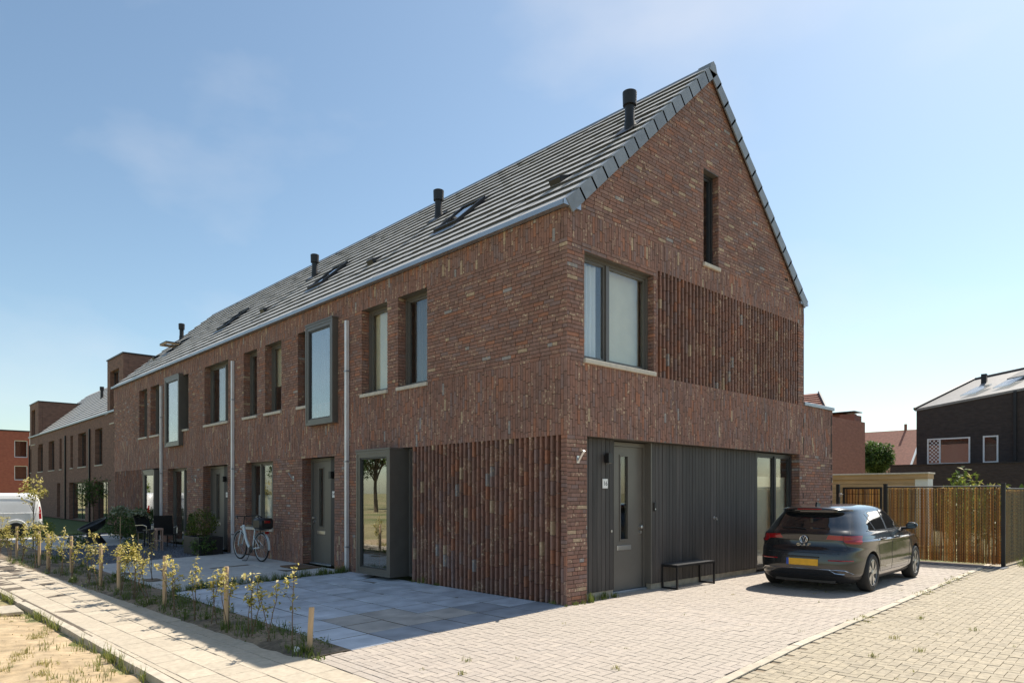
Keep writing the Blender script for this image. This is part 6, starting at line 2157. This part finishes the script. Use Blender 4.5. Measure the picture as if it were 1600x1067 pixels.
def blades(mb, x, y, z, n, h, spread, tl=0.0, th=1.0, wid=0.004):
    for _ in range(n):
        a = random.uniform(0, 6.283); r = random.uniform(0, spread)
        bx, by = x + r * math.cos(a), y + r * math.sin(a)
        hh = h * random.uniform(0.45, 1.1)
        l = random.uniform(0.15, 0.7) * hh
        d = random.uniform(0, 6.283)
        dx, dy = l * math.cos(d), l * math.sin(d)
        px_, py_ = -math.sin(d) * wid, math.cos(d) * wid
        mb.add([(bx - px_, by - py_, z), (bx + px_, by + py_, z), (bx + dx * 0.45 + px_ * 0.7, by + dy * 0.45 + py_ * 0.7, z + hh * 0.62), (bx + dx * 0.45 - px_ * 0.7, by + dy * 0.45 - py_ * 0.7, z + hh * 0.62), (bx + dx, by + dy, z + hh)],
               [(0, 1, 2, 3), (3, 2, 4)], random.uniform(tl, th))


# ground cover in the bed
mb = MB()
for _ in range(760):
    x = -random.random() ** 0.8 * 16 - 0.05
    y = random.uniform(walk_in(x) + 0.0, -3.6)
    if nz2(x, y, 1.3, 14) < -0.12: continue
    blades(mb, x, y, gz(y) + 0.005, random.randint(5, 11), random.uniform(0.05, 0.20), 0.06, 0.0, 0.55, 0.0045)
for _ in range(120):      # broad leaved weeds
    x = -random.random() * 9 - 0.1; y = random.uniform(walk_in(x), -3.62)
    P = [(x + random.gauss(0, 0.06), y + random.gauss(0, 0.05), gz(y) + random.uniform(0.01, 0.12)) for _ in range(16)]
    leaf_cloud(mb, P, 0.035, [random.uniform(0, 0.5) for _ in P], 0.5)
o = mb.build('bed_weeds', M['grass'], tinted=True); tag(o, 'low green weeds and grass growing through the planting bed', 'weeds', kind='stuff')

mb = MB()
for k in range(120):
    y = -3.55 + 3.5 * random.random()
    blades(mb, -6.16 + random.gauss(0, 0.05), y, gz(y), random.randint(10, 18), random.uniform(0.07, 0.20), 0.07, 0.0, 0.6, 0.004)
o = mb.build('terrace_edge_grass', M['grass'], tinted=True); tag(o, 'strip of grass tufts between the first two front terraces', 'grass', kind='stuff')

mb = MB()
for (x, y, n, h, s) in ((-0.22, -4.02, 60, 0.13, 0.10), (-0.05, -4.02, 40, 0.09, 0.12), (0.1, -4.0, 24, 0.05, 0.1), (-0.4, -4.1, 26, 0.08, 0.1), (0.05, 0.16, 22, 0.07, 0.05), (0.05, 0.30, 20, 0.08, 0.06), (0.03, 0.50, 40, 0.17, 0.07), (-0.06, 0.68, 30, 0.10, 0.07), (-0.08, 0.98, 40, 0.11, 0.08), (-0.05, 1.2, 30, 0.09, 0.08), (-0.02, 0.85, 26, 0.07, 0.06), (0.04, -0.04, 14, 0.05, 0.04),
                      (-3.5, -0.02, 40, 0.13, 0.12), (-3.1, -0.02, 20, 0.07, 0.08), (-0.25, -0.02, 20, 0.06, 0.08), (-3.82, -0.05, 18, 0.06, 0.06)):
    blades(mb, x, y, gz(y), n, h, s, 0.2, 0.75, 0.006)
o = mb.build('wall_foot_weeds', M['grass'], tinted=True); tag(o, 'yellow green weeds at the corner house walls and the hedge end', 'weeds', kind='stuff')

mb = MB()
for _ in range(150):
    y = random.uniform(-2.5, 9.5)
    if nz2(y, 0, 1.1, 4) < 0.0: continue
    blades(mb, road_edge(y) + random.gauss(0.03, 0.05), y, gz(y), random.randint(5, 12), random.uniform(0.015, 0.05), 0.05, 0.5, 0.95, 0.003)
for _ in range(46):
    x, y = random.uniform(0.6, 6.0), random.uniform(-3.6, 6)
    blades(mb, x, y, gz(y), random.randint(5, 10), random.uniform(0.012, 0.035), 0.035, 0.6, 1.0, 0.0025)
for (x, y) in ((1.35, -3.0), (1.7, -3.35), (2.65, -2.2), (4.25, -0.1), (4.5, 0.5), (4.1, 1.0), (4.6, 2.2), (3.9, 2.6)):
    blades(mb, x, y, gz(y), 26, 0.05, 0.06, 0.5, 1.0, 0.003)
for _ in range(60):
    blades(mb, 3.3 + random.random() * 1.0, 11.3 + random.random() * 1.6, 0, random.randint(10, 18), random.uniform(0.1, 0.34), 0.12, 0.2, 0.6, 0.006)
o = mb.build('joint_weeds', M['grass'], tinted=True); tag(o, 'small dry weeds growing in the paving joints by the road edge', 'weeds', kind='stuff')

mb = MB()
for _ in range(1700):
    x = random.uniform(-15, 1.0); y = kerb_y(x) - 0.14 - random.random() ** 1.2 * 2.6
    if nz2(x, y, 1.2, 31) + 0.35 * nz2(x, y, 3.5, 2) < 0.06: continue
    blades(mb, x, y, sand_z(x, y, 0) - 0.004, random.randint(5, 12), random.uniform(0.03, 0.15), 0.08, 0.3, 1.0, 0.0035)
for _ in range(120):
    x = random.uniform(-9, 0.5); y = kerb_y(x) - 0.125 - random.random() * 0.05
    if nz2(x, 0, 2.2, 3) < 0.05: continue
    blades(mb, x, y, gz(y) - 0.06, random.randint(6, 12), random.uniform(0.08, 0.22), 0.04, 0.35, 0.9, 0.0035)
for _ in range(26):
    x = random.uniform(-7, -0.3); y = kerb_y(x) - 0.35 - random.random() * 1.3
    for _k in range(7):
        blades(mb, x + random.gauss(0, 0.10), y + random.gauss(0, 0.06), sand_z(x, y, 0) - 0.008, 9, random.uniform(0.03, 0.09), 0.07, 0.85, 1.0, 0.004)
o = mb.build('sand_grass', M['grass'], tinted=True); tag(o, 'thin tufts of grass scattered over the bare sand', 'grass', kind='stuff')
mb = MB()
for _ in range(420):
    x = random.uniform(-10, 0.6); y = kerb_y(x) - 0.2 - random.random() * 2.2
    s = random.uniform(0.006, 0.022); z = sand_z(x, y, 0)
    P = [(x + s * math.cos(k * 2.09 + s * 90), y + s * math.sin(k * 2.09 + s * 90), z - 0.004) for k in range(3)] + [(x, y, z + s * 0.8)]
    mb.add(P, [(0, 1, 3), (1, 2, 3), (2, 0, 3)], random.random())
o = mb.build('sand_pebbles', M['sand'], tinted=False); tag(o, 'small stones and clods lying on the bare sand', 'pebbles', kind='stuff')
q = g_ = None
mb = MB(); mb.bbox(-6.75, -5.95, -6.1, -5.72, -0.20, -0.145, 0.008)
o = mb.build('loose_slab', M['concrete'], origin=(-6.3, -5.9, -0.16)); tag(o, 'loose grey concrete slab lying on the sand by the kerb', 'slab')
bmm = bmesh.new(); bmesh.ops.create_icosphere(bmm, subdivisions=2, radius=1)
for v in bmm.verts:
    k = 1 + 0.45 * nz2(v.co.x * 2, v.co.y * 2 + v.co.z, 1.0, 6)
    v.co = Vector((-0.30 + v.co.x * 0.05 * k, -4.05 + v.co.y * 0.035 * k, gz(-4.05) + 0.035 + v.co.z * 0.035 * k))
o = MB().bm(bmm).build('paper_litter', M['white'], origin=(-0.30, -4.05, gz(-4.05))); tag(o, 'crumpled white paper litter at the foot of the leaning stake', 'litter')


def tree(name, label, loc, h, cr, trunk_h, nleaf, leaf, lm_, group=None, cz=1.0, clumps=26, tr=0.1, cat='tree'):
    t = thing(name, label, cat, loc, group=group)
    x, y, z0 = loc
    tm, lm = MB(), MB()
    top = z0 + h
    tm.tube([(x, y, z0 - 0.1), (x + 0.02 * h * random.gauss(0, 1), y, z0 + trunk_h * 0.6), (x, y, z0 + h * 0.8)], [tr, tr * 0.75, tr * 0.2], 9)
    cc = np.array([x, y, z0 + h - cr * cz])
    cl = []
    for k in range(clumps):
        d = rng.normal(size=3); d /= np.linalg.norm(d)
        rr = rng.uniform(0.35, 0.95) ** 0.6
        c = cc + d * np.array([cr, cr, cr * cz]) * rr * 0.82
        cl.append((c, cr * rng.uniform(0.22, 0.42)))
        if k % 2 == 0:
            tm.tube([(x, y, z0 + trunk_h * rng.uniform(0.75, 1.2)), tuple((np.array([x, y, z0 + trunk_h]) + c) / 2 + np.array([0, 0, 0.05 * h])), tuple(c)], [tr * 0.35, tr * 0.22, tr * 0.08], 5)
    per = nleaf // clumps
    pts, ti = [], []
    for (c, r) in cl:
        tone = rng.uniform(0.2, 0.8)
        for _ in range(per):
            d = rng.normal(size=3); d /= np.linalg.norm(d)
            pts.append(c + d * r * rng.uniform(0.3, 1.0) ** 0.5); ti.append(float(np.clip(tone + rng.normal() * 0.18, 0, 1)))
    leaf_cloud(lm, pts, leaf, ti, 0.7)
    tm.build('trunk', M['bark'], t)
    lm.build('crown', lm_, t, tinted=True)
    return t


tree('round_tree', 'round green tree behind the shed roof', (-9.55, 40, 0), 5.05, 1.35, 2.2, 9000, 0.15, M['green'], cz=0.95, clumps=60)
tree('yellow_green_tree', 'bright yellow green tree at the left picture edge', (-50, -6.9, 0), 3.6, 1.9, 1.0, 5200, 0.2, M['lime'])
tree('sapling', 'thin young sapling with pale leaves in front of the white van', (-19.0, -3.6, -0.1), 2.35, 0.48, 1.0, 420, 0.085, M['hedge'], clumps=16, tr=0.018)
tree('small_leafy_tree', 'dark leafy shrub tree at the far house front behind the van', (-30.0, 0.4, 0), 2.5, 0.8, 1.0, 1400, 0.1, M['green'], tr=0.04)
for k, (xx, yy, hh) in enumerate(((-62, -34, 9), (-52, -30, 10), (-44, -36, 11), (-36, -31, 9.5), (-28, -35, 10.5), (-20, -30, 9), (-74, -30, 10))):
    tree('roadside_tree', ['leftmost', 'second', 'third', 'fourth', 'fifth', 'sixth', 'farthest'][k] + ' tree across the field, mirrored in the bay window panes', (xx, yy, -0.1), hh, hh * 0.36, hh * 0.35, 2600, 0.42, M['green'], 'trees across the field', tr=0.22, clumps=30)


# garden of the third house
def pot(name, label, x, y, r, h, m_, origin=True):
    mb = MB(); mb.lathe([(r * 0.7, 0), (r * 0.95, h * 0.85), (r, h * 0.88), (r, h), (r * 0.88, h), (r * 0.86, h * 0.9)], (x, y, gz(y)), 20)
    o = mb.build(name, m_, smooth=True, origin=(x, y, gz(y))); return tag(o, label, 'pot')


def standard_tree(x, y, h, label):
    t = thing('standard_shrub', label, 'shrub', (x, y, gz(y)))
    mb = MB(); mb.tube([(x, y, gz(y)), (x + 0.01, y, gz(y) + h - 0.2)], 0.014, 7); mb.build('stem', M['stake'], t)
    lm = MB(); c = np.array([x, y, gz(y) + h])
    P, ti = [], []
    for _ in range(320):
        d = rng.normal(size=3); d /= np.linalg.norm(d); d[2] *= 0.55
        P.append(c + d * 0.32 * rng.uniform(0.2, 1) ** 0.6); ti.append(random.random())
    leaf_cloud(lm, P, 0.10, ti, 0.5); lm.build('crown', M['variegated'], t, tinted=True)


standard_tree(-17.8, -0.95, 1.0, 'small variegated standard shrub on a bare stem beside the garden table')
standard_tree(-18.7, -1.25, 1.1, 'small variegated standard shrub on a bare stem by the round lounge chair')


def bush(x, y, rx, rz, n, m_, leaf, label, z=None, shape='round', cat='bush'):
    t = thing('garden_bush', label, cat, (x, y, gz(y)))
    z0 = gz(y) if z is None else z
    sm, lm = MB(), MB()
    P, ti = [], []
    for _ in range(n):
        if shape == 'cone':
            u = rng.uniform(0, 1); a = rng.uniform(0, 6.283); r = rx * (1 - u) ** 0.8 * rng.uniform(0.6, 1.05)
            P.append((x + r * math.cos(a), y + r * math.sin(a), z0 + rz * u))
        else:
            d = rng.normal(size=3); d /= np.linalg.norm(d)
            k = rng.uniform(0.35, 1.0) ** 0.5 * (1 + 0.25 * nz2(d[0] * 2 + x, d[1] * 2, 1.0, d[2] + 5))
            P.append((x + d[0] * rx * k, y + d[1] * rx * 0.8 * k, z0 + rz * 0.5 + d[2] * rz * 0.5 * k))
        ti.append(random.random())
    for k in range(5):
        a = k * 1.26
        sm.tube([(x, y, z0), (x + rx * 0.5 * math.cos(a), y + rx * 0.4 * math.sin(a), z0 + rz * 0.7)], [0.012, 0.004], 5)
    leaf_cloud(lm, P, leaf, ti, 0.7)
    sm.build('stems', M['stem'], t); lm.build('foliage', m_, t, tinted=True)


bush(-14.1, -0.55, 0.24, 0.92, 1100, M['conifer'], 0.06, 'pointed yellow green conifer left of the planter', z=0.12, shape='cone')
pot('plant_pot', 'grey blue pot holding the pointed conifer', -14.1, -0.55, 0.22, 0.26, M['zinc'])
bush(-13.1, -0.55, 0.5, 0.75, 1300, M['conifer'], 0.06, 'feathery green bush rising from the black planter', z=0.45)
bush(-12.55, -0.75, 0.42, 0.5, 700, M['green'], 0.07, 'low dark green bush right of the planter')
bush(-19.6, -0.5, 0.75, 1.15, 1500, M['green'], 0.085, 'dark green bush against the fourth house ribbed wall')
bush(-21.2, -0.6, 0.8, 1.1, 1400, M['green'], 0.085, 'dark green bush left of the lounge chair')
bush(-18.1, -2.6, 0.35, 0.45, 500, M['green'], 0.07, 'low green perennials in the gravel')
bush(-13.6, -2.3, 0.32, 0.5, 420, M['green'], 0.06, 'leafy herb clump at the gravel edge')
bush(-23.6, -2.6, 0.5, 0.7, 700, M['lime'], 0.08, 'yellow green bush beyond the lounge chair')
pl = thing('planter_box', 'black rectangular planter before the third house door', 'planter', (-13.0, -0.6, 0))
for (xa, xb, ya, yb) in ((-13.6, -12.4, -0.92, -0.88), (-13.6, -12.4, -0.32, -0.28), (-13.6, -13.56, -0.878, -0.322), (-12.44, -12.4, -0.878, -0.322)):
    mb = MB(); mb.bbox(xa, xb, ya, yb, -0.02, 0.46, 0.004); mb.build('side_board', M['black'], pl)
mb = MB(); mb.box(-13.55, -12.45, -0.87, -0.33, 0.36, 0.42); mb.build('soil', M['soil'], pl)


def garden_chair(x, y, rz, label):
    t = thing('garden_chair', label, 'chair', (x, y, gz(y)), rz)
    mb = MB(); mb.bbox(-0.27, 0.27, -0.27, 0.27, 0.40, 0.44, 0.012); mb.build('seat', M['blackmetal'], t, False)
    mb = MB()
    v = [(-0.26, 0.24, 0.44), (0.26, 0.24, 0.44), (0.25, 0.46, 1.0), (-0.25, 0.46, 1.0)]
    mb.add(v + [(p[0], p[1] + 0.03, p[2]) for p in v], BOXF); mb.build('backrest', M['blackmetal'], t, False)
    for s in (-1, 1):
        for yy in (-0.24, 0.24):
            mb = MB(); mb.tube([(s * 0.25, yy, 0.41), (s * 0.27, yy * 1.1, 0.0)], 0.014, 6); mb.build('leg', M['blackmetal'], t, False)
        mb = MB(); mb.tube([(s * 0.29, -0.26, 0.40), (s * 0.30, -0.27, 0.62), (s * 0.30, -0.1, 0.66), (s * 0.28, 0.30, 0.64)], 0.014, 6); mb.build('armrest', M['steel'], t, False, smooth=True)
    return t


garden_chair(-15.75, -0.75, R(-115), 'dark garden chair right of the low table')
garden_chair(-17.3, -0.75, R(110), 'dark garden chair left of the low table')
tb = thing('garden_table', 'low dark garden table between the two chairs', 'table', (-16.5, -0.8, 0))
mb = MB(); mb.bbox(-16.8, -16.2, -1.1, -0.5, 0.48, 0.52, 0.006); mb.build('table_top', M['blackmetal'], tb)
for (xx, yy) in ((-16.77, -1.07), (-16.26, -1.07), (-16.77, -0.56), (-16.26, -0.56)):
    mb = MB(); mb.box(xx, xx + 0.03, yy, yy + 0.03, -0.02, 0.48); mb.build('leg', M['blackmetal'], tb)
mb = MB(); mb.lathe([(0.07, 0.52), (0.1, 0.70), (0.1, 0.72)], (-16.4, -0.8, 0), 16); o = mb.build('flower_pot', M['zinc'], smooth=True, origin=(-16.4, -0.8, 0.52)); tag(o, 'small blue grey flower pot standing on the garden table', 'pot')
bush(-16.4, -0.8, 0.11, 0.2, 60, M['variegated'], 0.06, 'small pale plant in the pot on the garden table', z=0.70, cat='plant')
mb = MB(); mb.lathe([(0.05, 0.52), (0.05, 0.64)], (-16.62, -0.85, 0), 14); o = mb.build('candle_jar', M['sill'], smooth=True, origin=(-16.62, -0.85, 0.52)); tag(o, 'short cream candle jar on the garden table', 'candle')
ln = thing('wooden_lantern', 'tall pale pink wooden lantern on the gravel', 'lantern', (-15.0, -1.15, gz(-1.15)))
M['pinkwood'] = mat('pink_wood', (0.42, 0.27, 0.21), 0.7, var=0.15)
for (xx, yy) in ((-0.09, -0.09), (0.065, -0.09), (-0.09, 0.065), (0.065, 0.065)):
    mb = MB(); mb.box(xx, xx + 0.025, yy, yy + 0.025, 0, 0.6); mb.build('post', M['pinkwood'], ln, False)
for z in (0.28, 0.6):
    mb = MB(); mb.box(-0.095, 0.095, -0.095, 0.095, z, z + 0.03 if z < 0.5 else z + 0.06); mb.build('board', M['pinkwood'], ln, False)
lc = thing('lounge_chair', 'round black wicker lounge chair in the fourth house garden', 'chair', (-20.2, -1.7, gz(-1.7)))
mb = MB(); prof = [(0.04, 0.36), (0.2, 0.39), (0.36, 0.47), (0.44, 0.59), (0.455, 0.60), (0.37, 0.45), (0.2, 0.36), (0.04, 0.33)]
tilt = R(26)
vs_, fs = [], []
for r, hh in prof:
    for k in range(24):
        a = 2 * math.pi * k / 24
        px_, py_, pz_ = r * math.cos(a), r * math.sin(a), hh - 0.5
        vs_.append((px_, py_ * math.cos(tilt) - pz_ * math.sin(tilt), 0.55 + py_ * math.sin(tilt) + pz_ * math.cos(tilt)))
for i in range(len(prof) - 1):
    for k in range(24): fs.append((i * 24 + k, i * 24 + (k + 1) % 24, (i + 1) * 24 + (k + 1) % 24, (i + 1) * 24 + k))
mb.add(vs_, fs); mb.build('bowl_seat', M['black'], lc, False, smooth=True)
mb = MB(); n = 30; mb.tube([(0.45 * math.cos(2 * math.pi * k / n), 0.45 * math.sin(2 * math.pi * k / n) * math.cos(tilt) - 0.095 * math.sin(tilt), 0.55 + 0.45 * math.sin(2 * math.pi * k / n) * math.sin(tilt) + 0.095 * math.cos(tilt)) for k in range(n)], 0.025, 6, closed=True); mb.build('rim', M['black'], lc, False, smooth=True)
mb = MB(); mb.lathe([(0.38, 0.0), (0.36, 0.04), (0.2, 0.25), (0.25, 0.32)], (0, 0, 0), 18); mb.build('base', M['black'], lc, False, smooth=True)
# lawn before the set back houses
def lawn_z(x, y, t): return gz(y) - 0.004
patch('lawn', -60, -26.2, 30, lambda x: -3.2, lambda x: 1.9, 6, lawn_z, mat('lawn_turf', (0.07, 0.11, 0.02), 0.95, var=0.35, vscale=8, bump=0.6, bscale=60))
# plants behind the fence
bush(0.4, 19.0, 0.55, 2.5, 420, M['grass'], 0.22, 'dry reddish shrub sticking up behind the reed fence')
bush(1.1, 16.0, 0.7, 2.02, 800, M['lime'], 0.10, 'yellow green shrub tops just above the reed fence')
bush(2.2, 15.0, 0.7, 1.95, 520, M['grass'], 0.16, 'golden dry grass plant behind the right end of the reed fence')
for k, xx in enumerate((-9.6, -8.15)):
    mb = MB(); mb.box(xx - 0.28, xx + 0.28, -3.42, -3.12, gz(-3.3) - 0.02, gz(-3.3) + 0.005); o = mb.build('tree_pit', M['soil'], origin=(xx, -3.3, gz(-3.3))); o['kind'] = 'structure'
young_shrub(-8.15, -3.27, 1.0, 0.08, 2, 14, 'thin shrub growing from the right soil pit in the grey paving', 0.5)
